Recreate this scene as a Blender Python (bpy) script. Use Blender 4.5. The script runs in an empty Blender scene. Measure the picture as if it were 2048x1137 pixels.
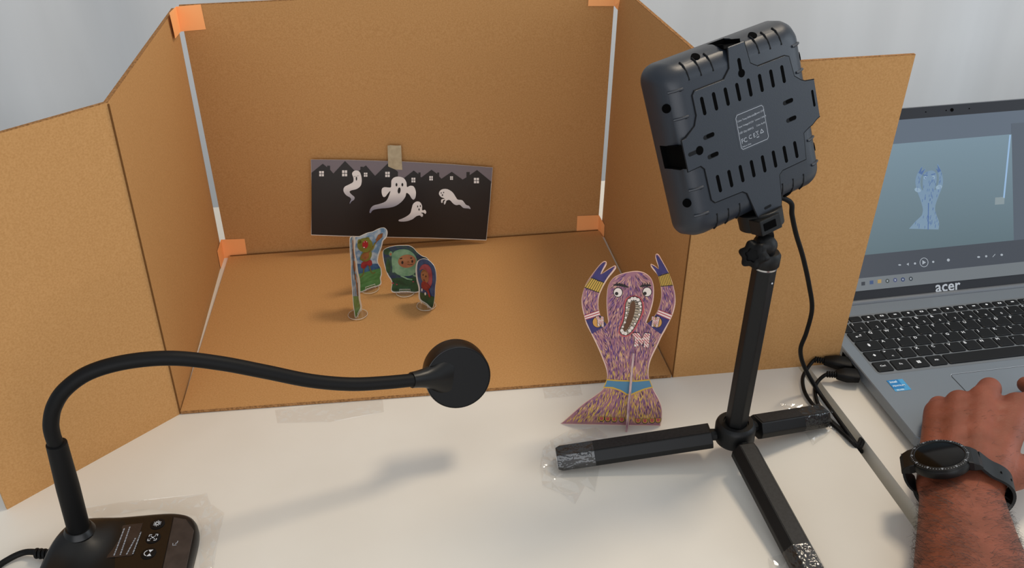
import bpy, bmesh, math, random
from mathutils import Vector, Matrix, noise as mnoise
from mathutils.geometry import delaunay_2d_cdt
from mathutils.bvhtree import BVHTree

random.seed(7)
SC = bpy.context.scene
COL = SC.collection
PI = math.pi
V = Vector

# ------------------------------------------------------------------ camera
CAM_F = 1768.506                       # focal length in pixels of a 2048 x 1137 frame
CAM_P = V((0.2667, -0.7255, 0.5642))
CAM_R = V((0.9935, -0.1118, -0.0228)).normalized()
CAM_W = V((0.0838, 0.8510, -0.5184))
CAM_W = (CAM_W - CAM_R * CAM_W.dot(CAM_R)).normalized()
CAM_U = CAM_R.cross(CAM_W).normalized()
cd = bpy.data.cameras.new('camera')
cam = bpy.data.objects.new('camera', cd)
COL.objects.link(cam)
cd.sensor_fit = 'HORIZONTAL'
cd.sensor_width = 36.0
cd.lens = CAM_F / 2048 * 36.0
cd.clip_start = 0.01
cam.matrix_world = Matrix(((CAM_R.x, CAM_U.x, -CAM_W.x, CAM_P.x), (CAM_R.y, CAM_U.y, -CAM_W.y, CAM_P.y),
                           (CAM_R.z, CAM_U.z, -CAM_W.z, CAM_P.z), (0, 0, 0, 1)))
SC.camera = cam

# ------------------------------------------------------------------ light
SC.view_settings.view_transform = 'Standard'
SC.view_settings.look = 'None'
SC.view_settings.gamma = 1.0
SC.view_settings.use_curve_mapping = False
SC.view_settings.exposure = 0.0
world = bpy.data.worlds.new('room_light')
SC.world = world
world.use_nodes = True
wb = world.node_tree.nodes['Background']
wb.inputs[0].default_value = (0.80, 0.90, 1.0, 1)
wb.inputs[1].default_value = 0.52


def area_light(name, loc, target, size, power, col):
    ld = bpy.data.lights.new(name, 'AREA')
    ld.shape = 'RECTANGLE'
    ld.size, ld.size_y = size
    ld.energy = power
    ld.color = col
    o = bpy.data.objects.new(name, ld)
    COL.objects.link(o)
    o.location = loc
    o.rotation_euler = (V(target) - V(loc)).to_track_quat('-Z', 'Y').to_euler()
    return o


area_light('ceiling_lamp', (1.00, 0.26, 1.56), (0.35, 0.0, 0), (0.32, 0.32), 12.0, (1.0, 0.85, 0.66))
area_light('overhead_fill', (0.35, -0.3, 2.1), (0.35, -0.1, 0), (2.4, 1.8), 4.0, (1.0, 0.93, 0.82))  # added soft overhead fill, lifts the tables and the stage floor
area_light('front_fill', (0.40, -2.6, 0.75), (0.3, 0.1, 0.15), (3.2, 1.5), 37.0, (0.97, 0.97, 1.0))  # added frontal fill for the stage panels, its source is unseen
area_light('side_fill', (2.7, -0.4, 0.9), (0.8, 0.6, 0.35), (1.2, 1.2), 14.0, (0.80, 0.90, 1.0))  # added cool fill that brightens the right side of the curtain


# ------------------------------------------------------------------ helpers
def lin(c):
    out = []
    for v in c[:3]:
        v = v / 255.0
        out.append(v / 12.92 if v <= 0.04045 else ((v + 0.055) / 1.055) ** 2.4)
    return (*out, 1.0)


MATS = {}


def mat(name, col, rough=0.5, metal=0.0, spec=0.5, col2=None, nscale=20.0, stretch=(1, 1, 1), lo=0.35, hi=0.65,
        bump=0.0, bscale=200.0, bstretch=(1, 1, 1), trans=0.0, alpha=1.0, emit=None, estr=1.0, sss=0.0, detail=4.0, coat=0.0):
    m = bpy.data.materials.new(name)
    m.use_nodes = True
    nt = m.node_tree
    N, L = nt.nodes, nt.links
    b = N['Principled BSDF']
    b.inputs['Base Color'].default_value = lin(col)
    b.inputs['Roughness'].default_value = rough
    b.inputs['Metallic'].default_value = metal
    b.inputs['Specular IOR Level'].default_value = spec
    b.inputs['Transmission Weight'].default_value = trans
    b.inputs['Alpha'].default_value = alpha
    b.inputs['Coat Weight'].default_value = coat
    b.inputs['Coat Roughness'].default_value = 0.1
    if sss:
        b.inputs['Subsurface Weight'].default_value = sss
        b.inputs['Subsurface Radius'].default_value = (0.006, 0.002, 0.001)
        b.inputs['Subsurface Scale'].default_value = 1.0
    if emit:
        b.inputs['Emission Color'].default_value = lin(emit)
        b.inputs['Emission Strength'].default_value = estr
    if col2 is not None or bump:
        tc = N.new('ShaderNodeTexCoord')
    if col2 is not None:
        mp = N.new('ShaderNodeMapping')
        mp.inputs['Scale'].default_value = stretch
        L.new(tc.outputs['Object'], mp.inputs['Vector'])
        nz = N.new('ShaderNodeTexNoise')
        nz.inputs['Scale'].default_value = nscale
        nz.inputs['Detail'].default_value = detail
        L.new(mp.outputs[0], nz.inputs['Vector'])
        cr = N.new('ShaderNodeValToRGB')
        cr.color_ramp.elements[0].position = lo
        cr.color_ramp.elements[1].position = hi
        cr.color_ramp.elements[0].color = lin(col)
        cr.color_ramp.elements[1].color = lin(col2)
        L.new(nz.outputs[0], cr.inputs[0])
        L.new(cr.outputs[0], b.inputs['Base Color'])
    if bump:
        mp2 = N.new('ShaderNodeMapping')
        mp2.inputs['Scale'].default_value = bstretch
        L.new(tc.outputs['Object'], mp2.inputs['Vector'])
        nz2 = N.new('ShaderNodeTexNoise')
        nz2.inputs['Scale'].default_value = bscale
        nz2.inputs['Detail'].default_value = 4
        L.new(mp2.outputs[0], nz2.inputs['Vector'])
        bp = N.new('ShaderNodeBump')
        bp.inputs['Strength'].default_value = bump
        bp.inputs['Distance'].default_value = 0.001
        L.new(nz2.outputs[0], bp.inputs['Height'])
        L.new(bp.outputs[0], b.inputs['Normal'])
    MATS[name] = m
    return m


def film_mat(name, gloss=0.10, tint=(245, 245, 245), bump=0.6, bscale=90):
    m = bpy.data.materials.new(name)
    m.use_nodes = True
    nt = m.node_tree
    N, L = nt.nodes, nt.links
    out = N['Material Output']
    N.remove(N['Principled BSDF'])
    tr = N.new('ShaderNodeBsdfTransparent')
    tr.inputs[0].default_value = lin(tint)
    gl = N.new('ShaderNodeBsdfGlossy')
    gl.inputs['Roughness'].default_value = 0.07
    tc = N.new('ShaderNodeTexCoord')
    nz = N.new('ShaderNodeTexNoise')
    nz.inputs['Scale'].default_value = bscale
    nz.inputs['Detail'].default_value = 2
    L.new(tc.outputs['Object'], nz.inputs['Vector'])
    bp = N.new('ShaderNodeBump')
    bp.inputs['Strength'].default_value = bump
    bp.inputs['Distance'].default_value = 0.003
    L.new(nz.outputs[0], bp.inputs['Height'])
    L.new(bp.outputs[0], gl.inputs['Normal'])
    mx = N.new('ShaderNodeMixShader')
    mx.inputs[0].default_value = gloss
    L.new(tr.outputs[0], mx.inputs[1])
    L.new(gl.outputs[0], mx.inputs[2])
    L.new(mx.outputs[0], out.inputs['Surface'])
    MATS[name] = m
    return m


def ray(x, y):
    return CAM_P, CAM_R * ((x - 1024) / CAM_F) - CAM_U * ((y - 568.5) / CAM_F) + CAM_W


def on_plane(x, y, p0, n):
    c, d = ray(x, y)
    return c + d * ((V(p0) - c).dot(n) / d.dot(n))


def on_z(x, y, z):
    return on_plane(x, y, V((0, 0, z)), V((0, 0, 1)))


def on_y(x, y, Y):
    return on_plane(x, y, V((0, Y, 0)), V((0, 1, 0)))


class Plane:
    """a flat surface of the place; crops of the photograph map on to it"""

    def __init__(self, p0, n, off=(0, 0), sc=1.0):
        self.p0, self.n, self.off, self.sc = V(p0), V(n).normalized(), off, sc
        if self.n.dot(CAM_P - self.p0) < 0:
            self.n = -self.n

    def crop(self, off, sc):
        return Plane(self.p0, self.n, off, sc)

    def pt(self, q, lift=0.0):
        return on_plane(self.off[0] + q[0] / self.sc, self.off[1] + q[1] / self.sc, self.p0 + self.n * lift, self.n)


def tag(o, label=None, cat=None, group=None, kind=None):
    if label: o['label'] = label
    if cat: o['category'] = cat
    if group: o['group'] = group
    if kind: o['kind'] = kind
    return o


def empty(name, loc, label, cat, group=None):
    o = bpy.data.objects.new(name, None)
    o.empty_display_size = 0.02
    COL.objects.link(o)
    o.location = loc
    return tag(o, label, cat, group)


def world_loc(o):
    p = V((0, 0, 0))
    while o is not None:
        p = p + o.location
        o = o.parent
    return p


def attach(o, parent):
    if parent is not None:
        o.parent = parent
        o.location = o.location - world_loc(parent)


def obj_from_mesh(name, me, parent=None, loc=(0, 0, 0)):
    o = bpy.data.objects.new(name, me)
    COL.objects.link(o)
    o.location = loc
    attach(o, parent)
    return o


class MB:
    def __init__(self):
        self.v, self.f, self.mi = [], [], []

    def add(self, vs, fs, mi=0):
        k = len(self.v)
        self.v += [V(p) for p in vs]
        self.f += [[i + k for i in f] for f in fs]
        self.mi += [mi] * len(fs)
        return self

    def hexa(self, a, b, mi=0):            # two quads, joined
        return self.add(list(a) + list(b), [(3, 2, 1, 0), (4, 5, 6, 7), (0, 1, 5, 4), (1, 2, 6, 5), (2, 3, 7, 6), (3, 0, 4, 7)], mi)

    def slab(self, quad, n, t, mi=0):      # quad extruded by n * t
        d = V(n).normalized() * t
        q = [V(p) for p in quad]
        return self.hexa(q, [p + d for p in q], mi)

    def box(self, lo, hi, M=None, mi=0):
        x0, y0, z0 = lo
        x1, y1, z1 = hi
        a = [V(p) for p in ((x0, y0, z0), (x1, y0, z0), (x1, y1, z0), (x0, y1, z0))]
        b = [V(p) for p in ((x0, y0, z1), (x1, y0, z1), (x1, y1, z1), (x0, y1, z1))]
        if M is not None:
            a = [M @ p for p in a]
            b = [M @ p for p in b]
        return self.hexa(a, b, mi)

    def prism(self, pts, d, mi=0):         # planar polygon extruded by vector d
        n = len(pts)
        d = V(d)
        vs = [V(p) for p in pts] + [V(p) + d for p in pts]
        fs = [list(range(n - 1, -1, -1)), list(range(n, 2 * n))]
        fs += [(i, (i + 1) % n, n + (i + 1) % n, n + i) for i in range(n)]
        return self.add(vs, fs, mi)

    def rings(self, rs, cap0=True, cap1=True, mi=0):
        n = len(rs[0])
        vs = [p for r in rs for p in r]
        fs = []
        for k in range(len(rs) - 1):
            for i in range(n):
                j = (i + 1) % n
                fs.append((k * n + i, k * n + j, (k + 1) * n + j, (k + 1) * n + i))
        if cap0: fs.append(list(range(n - 1, -1, -1)))
        if cap1: fs.append([(len(rs) - 1) * n + i for i in range(n)])
        return self.add(vs, fs, mi)

    def tube(self, path, r, n=12, cap=True, mi=0):
        path = [V(p) for p in path]
        rr = r if isinstance(r, (list, tuple)) else [r] * len(path)
        t0 = (path[1] - path[0]).normalized()
        up = V((0, 0, 1)) if abs(t0.z) < 0.9 else V((1, 0, 0))
        nx = up.cross(t0).normalized()
        rs = []
        for i, p in enumerate(path):
            a = path[max(0, i - 1)]
            b = path[min(len(path) - 1, i + 1)]
            t = (b - a).normalized()
            nx = (nx - t * nx.dot(t)).normalized()
            ny = t.cross(nx)
            rs.append([p + (nx * math.cos(2 * PI * k / n) + ny * math.sin(2 * PI * k / n)) * rr[i] for k in range(n)])
        return self.rings(rs, cap, cap, mi)

    def lathe(self, prof, o, ax, n=32, rot=None, mi=0, mod=None):   # prof: (radius, height) along axis ax from o
        ax = V(ax).normalized()
        up = V((0, 0, 1)) if abs(ax.z) < 0.9 else V((1, 0, 0))
        ex = V(rot).normalized() if rot else up.cross(ax).normalized()
        ex = (ex - ax * ex.dot(ax)).normalized()
        ey = ax.cross(ex)
        rs = []
        for r, h in prof:
            ring = []
            for k in range(n):
                a = 2 * PI * k / n
                q = r * (mod(a) if mod else 1)
                ring.append(V(o) + ax * h + (ex * math.cos(a) + ey * math.sin(a)) * q)
            rs.append(ring)
        return self.rings(rs, True, True, mi)

    def build(self, name, mats, parent=None, smooth=False, bevel=0, seg=2, angle=40):
        c = sum(self.v, V((0, 0, 0))) / max(1, len(self.v))
        me = bpy.data.meshes.new(name)
        me.from_pydata([tuple(p - c) for p in self.v], [], self.f)
        for m in (mats if isinstance(mats, (list, tuple)) else [mats]):
            me.materials.append(m)
        for p, i in zip(me.polygons, self.mi):
            p.material_index = i
        me.update()
        bm = bmesh.new()
        bm.from_mesh(me)
        bmesh.ops.recalc_face_normals(bm, faces=bm.faces)
        if bevel:
            ed = [e for e in bm.edges if len(e.link_faces) == 2 and e.calc_face_angle(0) > math.radians(30)]
            bmesh.ops.bevel(bm, geom=ed, offset=bevel, segments=seg, affect='EDGES', profile=0.6, clamp_overlap=True)
        bm.to_mesh(me)
        bm.free()
        if smooth:
            me.polygons.foreach_set('use_smooth', [True] * len(me.polygons))
            me.set_sharp_from_angle(angle=math.radians(angle))
        return obj_from_mesh(name, me, parent, c)


def spline(pts, n=6, closed=True):         # Catmull-Rom through the points
    pts = [V(p) for p in pts]
    m = len(pts)
    out = []
    for i in range(m if closed else m - 1):
        if closed:
            a, b, c, d = pts[(i - 1) % m], pts[i], pts[(i + 1) % m], pts[(i + 2) % m]
        else:
            a, b, c, d = pts[max(0, i - 1)], pts[i], pts[i + 1], pts[min(m - 1, i + 2)]
        for k in range(n):
            t = k / n
            out.append(0.5 * (2 * b + (c - a) * t + (2 * a - 5 * b + 4 * c - d) * t * t + (3 * b - a - 3 * c + d) * t ** 3))
    if not closed: out.append(pts[-1])
    return out


def sp2(pts, n=4):
    return [(p.x, p.y) for p in spline([(a, b, 0) for a, b in pts], n)]


def ell(cx, cy, rx, ry=None, rot=0, n=24):
    ry = rx if ry is None else ry
    c, s = math.cos(rot), math.sin(rot)
    return [(cx + rx * math.cos(2 * PI * k / n) * c - ry * math.sin(2 * PI * k / n) * s,
             cy + rx * math.cos(2 * PI * k / n) * s + ry * math.sin(2 * PI * k / n) * c) for k in range(n)]


def stroke(pts, w):                        # outline of a thick 2D polyline
    l, r = [], []
    for i, p in enumerate(pts):
        a, b = pts[max(0, i - 1)], pts[min(len(pts) - 1, i + 1)]
        dx, dy = b[0] - a[0], b[1] - a[1]
        q = math.hypot(dx, dy) or 1
        ww = w[i] if isinstance(w, (list, tuple)) else w
        l.append((p[0] - dy / q * ww / 2, p[1] + dx / q * ww / 2))
        r.append((p[0] + dy / q * ww / 2, p[1] - dx / q * ww / 2))
    return l + r[::-1]


def area2(p):
    return sum(p[i][0] * p[(i + 1) % len(p)][1] - p[(i + 1) % len(p)][0] * p[i][1] for i in range(len(p))) / 2


def inset(p, d):
    s = 1 if area2(p) > 0 else -1
    out = []
    n = len(p)
    for i in range(n):
        a, b = p[(i - 1) % n], p[(i + 1) % n]
        dx, dy = b[0] - a[0], b[1] - a[1]
        q = math.hypot(dx, dy) or 1
        out.append((p[i][0] - s * dy / q * d, p[i][1] + s * dx / q * d))
    return out


def inside(p, x, y):
    c = False
    n = len(p)
    for i in range(n):
        x1, y1 = p[i]
        x2, y2 = p[(i + 1) % n]
        if (y1 > y) != (y2 > y) and x < (x2 - x1) * (y - y1) / (y2 - y1) + x1:
            c = not c
    return c


def clip(poly, f):                         # keep the side where f > 0 (f is linear)
    out = []
    n = len(poly)
    for i in range(n):
        a, b = poly[i], poly[(i + 1) % n]
        fa, fb = f(*a), f(*b)
        if fa > 0: out.append(a)
        if (fa > 0) != (fb > 0):
            t = fa / (fa - fb)
            out.append((a[0] + (b[0] - a[0]) * t, a[1] + (b[1] - a[1]) * t))
    return out


LAY = 0.00016


def printed(name, plane, polys, layer, m, parent, base=0.0):
    """flat print on a plane: one or several outlines, one object"""
    if polys and isinstance(polys[0][0], (int, float)): polys = [polys]
    mb = MB()
    for p in polys:
        if len(p) < 3: continue
        q = [plane.pt(a, base + layer * LAY) for a in p]
        mb.prism(q, plane.n * LAY * 0.6)
    return mb.build(name, m, parent)


def text_obj(name, body, size, o, ex, ey, m, parent, align='LEFT', ext=0.00004, bold=0.0):
    """lettering lying on a surface: baseline start o, reading along ex, up along ey"""
    cu = bpy.data.curves.new(name, 'FONT')
    cu.body = body
    cu.size = size
    cu.align_x = align
    cu.extrude = ext
    cu.offset = bold
    cu.resolution_u = 2
    tmp = bpy.data.objects.new(name + '_tmp', cu)
    COL.objects.link(tmp)
    dg = bpy.context.evaluated_depsgraph_get()
    me = bpy.data.meshes.new_from_object(tmp.evaluated_get(dg))
    bpy.data.objects.remove(tmp)
    bpy.data.curves.remove(cu)
    ex, ey = V(ex).normalized(), V(ey).normalized()
    ez = ex.cross(ey)
    R = Matrix((ex, ey, ez)).transposed()
    me.transform(R.to_4x4())
    me.materials.clear()
    me.materials.append(m)
    return obj_from_mesh(name, me, parent, V(o))


# ------------------------------------------------------------------ materials
M_TABLE = mat('table_laminate', (222, 216, 205), rough=0.38, spec=0.4, col2=(216, 209, 197), nscale=6)
M_EDGE = mat('table_edge_band', (226, 220, 208), rough=0.5)
M_LEG = mat('table_leg_metal', (150, 150, 150), rough=0.4, metal=0.6)
M_CARD = mat('cardboard', (188, 142, 90), rough=0.85, spec=0.2, col2=(176, 130, 79), nscale=620, stretch=(1, 1, 1), lo=0.34, hi=0.66, bump=0.14, bscale=900, detail=3)
M_CARDE = mat('cardboard_edge', (120, 84, 50), rough=0.9, spec=0.1, col2=(165, 120, 76), nscale=500)
M_CREASE = mat('cardboard_crease', (104, 70, 38), rough=0.95, spec=0.05)
M_CURT = mat('curtain_cloth', (217, 217, 216), rough=0.42, spec=0.35, col2=(209, 209, 208), nscale=3, stretch=(3, 1, 0.4))
M_FLOOR = mat('floor_vinyl', (120, 116, 110), rough=0.6, col2=(110, 106, 100), nscale=9)
M_ORANGE = mat('orange_tape_paper', (255, 178, 112), rough=0.6, spec=0.3)
M_MASK = mat('masking_tape', (188, 172, 140), rough=0.7, alpha=0.88, col2=(172, 156, 124), nscale=120, bump=0.3, bscale=300)
M_BLACK = mat('black_plastic', (13, 13, 13), rough=0.48, spec=0.28, bump=0.05, bscale=900)
M_BLACKG = mat('black_gloss', (9, 9, 10), rough=0.16, spec=0.5)
M_BLACKM = mat('black_rubber', (11, 10, 10), rough=0.55, spec=0.18)
M_PANEL = mat('lamp_housing', (30, 35, 43), rough=0.42, spec=0.5, bump=0.06, bscale=1200)
M_HOLE = mat('hole_black', (3, 3, 3), rough=0.9, spec=0.05)
M_GROOVE = mat('groove_black', (12, 13, 15), rough=0.7, spec=0.2)
M_WHITEP = mat('white_print', (205, 208, 212), rough=0.5)
M_GREYP = mat('grey_print', (150, 154, 160), rough=0.5)
M_CARBON = mat('leg_grip', (27, 27, 28), rough=0.55, spec=0.3, col2=(16, 16, 17), nscale=420, stretch=(1, 1, 1))
M_SILVER = mat('silver_ring', (190, 190, 190), rough=0.25, metal=1.0)
M_FILM = film_mat('clear_tape_film', gloss=0.10, tint=(254, 254, 254), bump=0.35)
M_FILMW = film_mat('clear_wrap_film', gloss=0.06, tint=(252, 252, 252), bump=0.8, bscale=150)

# ------------------------------------------------------------------ the setting
fl = MB().box((-2.2, -2.0, -0.76), (3.2, 1.3, -0.74)).build('floor', M_FLOOR)
tag(fl, 'grey floor under the tables', None, None, 'structure')

# white curtain behind the tables
mb = MB()
NX, NZ = 340, 24
x0, x1, zt, zb = -2.2, 3.1, 1.3, -0.70


def fold(x, z):
    s = (z - zb) / (zt - zb)
    y = 0.016 * math.sin(x * 9.0 + 0.9 * math.sin(x * 2.3) + 0.5 * (s - 0.5)) + 0.006 * math.sin(x * 23 + 2.0 * math.sin(x * 3.1) - 1.2 * s)
    y += 0.02 * math.sin(x * 2.2 + 0.4)
    return 1.10 + y


vs = []
for k in range(NZ + 1):
    for i in range(NX + 1):
        x = x0 + (x1 - x0) * i / NX
        z = zb + (zt - zb) * k / NZ
        vs.append((x, fold(x, z), z))
fs = [(k * (NX + 1) + i, k * (NX + 1) + i + 1, (k + 1) * (NX + 1) + i + 1, (k + 1) * (NX + 1) + i) for k in range(NZ) for i in range(NX)]
n0 = len(vs)
vs += [(a, b + 0.004, c) for a, b, c in vs]
fs2 = [tuple(n0 + j for j in f[::-1]) for f in fs]
rim = [i for i in range(NX + 1)]
fs3 = [(i, i + 1, n0 + i + 1, n0 + i) for i in range(NX)]
tp = NZ * (NX + 1)
fs3 += [(tp + i + 1, tp + i, n0 + tp + i, n0 + tp + i + 1) for i in range(NX)]
for k in range(NZ):
    a = k * (NX + 1)
    b = a + NX + 1
    fs3 += [(b, a, n0 + a, n0 + b), (a + NX, b + NX, n0 + b + NX, n0 + a + NX)]
mb.add(vs, fs + fs2 + fs3)
cur = mb.build('curtain', M_CURT, smooth=True)
tag(cur, 'white satin curtain hanging in soft folds behind the cardboard stage', 'curtain')


def table(name, poly, label, legs):
    c = sum((V((*p, 0)) for p in poly), V((0, 0, 0))) / len(poly)
    t = empty(name, (c.x, c.y, -0.74), label, 'table', 'white tables pushed together')
    top = MB().prism([(x, y, -0.026) for x, y in poly], (0, 0, 0.026)).build('tabletop', [M_TABLE, M_EDGE], t)
    for p in top.data.polygons:
        if abs(p.normal.z) < 0.5: p.material_index = 1
    for x, y in legs:
        MB().box((x - 0.02, y - 0.02, -0.74), (x + 0.02, y + 0.02, -0.026)).build('leg', M_LEG, t, bevel=0.003)
    return t


table('table', [(-0.85, -0.62), (0.6565, -0.62), (0.6455, -0.22), (0.6368, 0.0), (0.623, 0.48), (-0.85, 0.48)],
      'wide white table carrying the cardboard stage and the black tripod', [(-0.8, -0.57), (0.59, -0.57), (0.57, 0.43), (-0.8, 0.43)])
table('table', [(0.678, -0.62), (2.1, -0.62), (2.1, 0.48), (0.630, 0.48), (0.6475, 0.0), (0.6595, -0.22)],
      'white table on the right that the silver laptop stands on', [(0.74, -0.57), (2.05, -0.57), (2.05, 0.43), (0.70, 0.43)])

# ------------------------------------------------------------------ cardboard stage
H = 0.3264
st = empty('cardboard_stage', (0.25, 0.16, 0), 'open brown cardboard stage box with two splayed front flaps', 'cardboard box')
TH = 0.0034
ZF = 0.0036
fl_ = MB().slab([(0.001, 0.0, 0.0004), (0.501, -0.0105, 0.0004), (0.4895, 0.3185, 0.0004), (-0.002, 0.3215, 0.0004)], (0, 0, 1), 0.003)
fl_.build('floor_panel', M_CARD, st)
P_BL, P_BR = V((-0.003, 0.3235, 0.0)), V((0.4885, 0.3205, 0.0))
P_TBL, P_TBR = V((0.0050, 0.3121, H + 0.001)), V((0.4985, 0.3110, H + 0.001))
bk = MB().slab([P_BL, P_BR, P_TBR, P_TBL], (0, 1, 0), TH)
bk.build('back_panel', M_CARD, st)
LF0, LF1 = V((0, 0.0, 0)), V((0.0131, -0.0055, H))
LB0, LB1 = V((-0.0100, 0.3205, 0.0)), V((0.0006, 0.3090, H - 0.001))
MB().slab([LF0, LB0, LB1, LF1], (-1, 0, 0), TH).build('side_panel', M_CARD, st)
RF0, RF1 = V((0.5025, -0.0108, 0)), V((0.5152, -0.0035, H))
RB0, RB1 = V((0.4935, 0.3200, 0.0)), V((0.5030, 0.3090, H - 0.001))
MB().slab([RF0, RB0, RB1, RF1], (1, 0, 0), TH).build('side_panel', M_CARD, st)
# left flap : swings out towards the camera
LO0 = V((-0.1253, -0.1144, 0.0))
LO1 = LO0 + (LF1 - LF0) * 0.9 + V((0, 0, 0))
LO1.z = H
MB().slab([LF0, LO0, LO1, LF1], (-0.67, 0.74, 0), TH).build('flap', M_CARD, st)
RO0, RO1 = V((0.6800, -0.0118, 0.0)), V((0.6982, -0.0031, H))
MB().slab([RF0, RO0, RO1, RF1], (0.02, 1, 0), TH).build('flap', M_CARD, st)
# scored folds
mb = MB().tube([LF0 + V((0.0005, -0.0002, 0.001)), LF1 + V((0.0005, -0.0002, -0.001))], 0.0008, 6)
mb.build('crease', M_CREASE, st)
mb = MB().tube([RF0 + V((-0.0003, -0.0003, 0.001)), RF1 + V((-0.0003, -0.0003, -0.001))], 0.0007, 6)
mb.build('crease', M_CREASE, st)
MB().tube([(0.0, 0.3200, 0.0036), (0.488, 0.3170, 0.0036)], 0.0007, 6).build('crease', M_CREASE, st)
MB().slab([(0.002, -0.0007, 0.0004), (0.5, -0.0112, 0.0004), (0.5, -0.0106, 0.0004), (0.002, -0.0001, 0.0004)], (0, 0, 1), 0.0031).build('edge', M_CARDE, st)
# bare corrugated rims on the top edges
for a, b, n in ((LF1, LB1, (-1, 0, 0)), (LO1, LF1, (-0.67, 0.74, 0)), (P_TBL, P_TBR, (0, 1, 0)), (RF1, RB1, (1, 0, 0)), (RF1, RO1, (0.02, 1, 0))):
    d = V(n).normalized() * TH
    MB().slab([a, b, b + d, a + d], (0, 0, 1), 0.0006).build('edge', M_CARDE, st)

n_back = (P_BR - P_BL).cross(P_TBL - P_BL).normalized()
n_left = (LB0 - LF0).cross(LF1 - LF0).normalized()
n_right = (RB0 - RF0).cross(RF1 - RF0).normalized()
PL_BACK, PL_LEFT, PL_RIGHT = Plane(P_BL, n_back), Plane(LF0, n_left), Plane(RF0, n_right)


def corner_tape(label, off, sc, qb, qs, side):
    pb, ps = PL_BACK.crop(off, sc), side.crop(off, sc)
    mb = MB()
    # the strip bends in the corner: both wings meet on one shared edge
    e0, e1 = pb.pt(qb[0], 0.001), pb.pt(qb[3], 0.001)
    b1, b2 = pb.pt(qb[1], 0.0006), pb.pt(qb[2], 0.0006)
    s1, s2 = ps.pt(qs[0], 0.0006), ps.pt(qs[1], 0.0006)
    t = 0.0003
    mb.slab([e0, b1, b2, e1], pb.n, t)
    mb.slab([e0, e1, s2, s1], ps.n, t)
    o = mb.build('orange_tape', M_ORANGE)
    return tag(o, label, 'tape', 'orange corner tapes')


corner_tape('orange tape folded into the top left corner of the cardboard stage', (330, 0), 8.12,
            [(175, 108), (580, 70), (665, 475), (255, 512)], [(70, 210), (165, 625)], PL_LEFT)
corner_tape('orange tape folded into the bottom left corner of the cardboard stage', (380, 440), 6.317,
            [(390, 250), (690, 240), (725, 470), (432, 490)], [(345, 400), (387, 615)], PL_LEFT)
corner_tape('orange tape folded into the bottom right corner of the cardboard stage', (1130, 380), 6.317,
            [(430, 320), (155, 330), (145, 540), (415, 525)], [(500, 445), (490, 655)], PL_RIGHT)
corner_tape('orange tape at the top right corner of the cardboard stage, cut by the picture edge', (0, 0), 1.0,
            [(1230, -22), (1178, -20), (1176, 12), (1229, 12)], [(1246, -4), (1240, 25)], PL_RIGHT)

# ------------------------------------------------------------------ poster with houses and ghosts
M_PBLACK = mat('poster_black', (20, 16, 17), rough=0.33, spec=0.5)
M_PSKY = mat('poster_grey_sky', (112, 102, 106), rough=0.4)
M_PWHITE = mat('poster_white', (226, 220, 214), rough=0.4)
M_PFADE = mat('poster_ghost', (226, 220, 214), rough=0.4)
_N, _L = M_PFADE.node_tree.nodes, M_PFADE.node_tree.links          # ink fades to blue-grey in the tails
_t, _s, _r, _m = _N.new('ShaderNodeTexCoord'), _N.new('ShaderNodeSeparateXYZ'), _N.new('ShaderNodeValToRGB'), _N.new('ShaderNodeMapRange')
_L.new(_t.outputs['Object'], _s.inputs[0])
_L.new(_s.outputs['Z'], _m.inputs['Value'])
_m.inputs['From Min'].default_value, _m.inputs['From Max'].default_value = -0.020, 0.002
_r.color_ramp.elements[0].color, _r.color_ramp.elements[1].color = lin((120, 122, 140)), lin((226, 220, 214))
_L.new(_m.outputs[0], _r.inputs[0])
_L.new(_r.outputs[0], _N['Principled BSDF'].inputs['Base Color'])
M_PEDGE = mat('poster_paper', (224, 216, 204), rough=0.6)
po_c = V((0.23, 0.304, 0.07))
p_top, p_bot = on_y(800, 327, 0.3095), on_y(800, 476, 0.3035)
pdx = V((1, 0.004, 0))
pn = pdx.cross(p_top - p_bot)
PO = Plane(p_bot, pn).crop((600, 270), 4.943)
po = empty('night_poster', p_bot - V((0, 0, 0.004)), 'black printed sheet with white ghosts and house silhouettes taped to the back panel', 'poster')
sheet = [(108, 243), (500, 247), (1000, 262), (1500, 290), (1905, 322), (1880, 650), (1842, 1042), (1300, 1022), (800, 1012), (400, 1002), (110, 990), (116, 620)]
MB().prism([PO.pt(q, -0.0004) for q in sheet], PO.n * 0.0005).build('sheet', M_PEDGE, po)
ins = inset(sheet, 2)
printed('sky_print', PO, [clip(ins, lambda x, y: 480 - y)], 1, M_PSKY, po, 0.0001)
roof = [(113, 375), (225, 285), (268, 320), (268, 305), (298, 305), (298, 345), (330, 382), (445, 258), (555, 370), (597, 345), (597, 315), (622, 315),
        (622, 322), (652, 302), (742, 405), (868, 282), (968, 365), (968, 412), (1030, 425), (1125, 352), (1170, 388), (1170, 372), (1192, 372), (1192, 418),
        (1200, 420), (1300, 345), (1356, 385), (1356, 372), (1376, 372), (1376, 410), (1398, 434), (1500, 365), (1608, 442), (1645, 420), (1645, 367), (1678, 367),
        (1678, 398), (1750, 347), (1890, 462), (1878, 650), (1840, 1037), (1300, 1017), (800, 1007), (400, 997), (113, 986), (114, 620)]
printed('houses_print', PO, [roof], 2, M_PBLACK, po, 0.0001)
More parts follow.
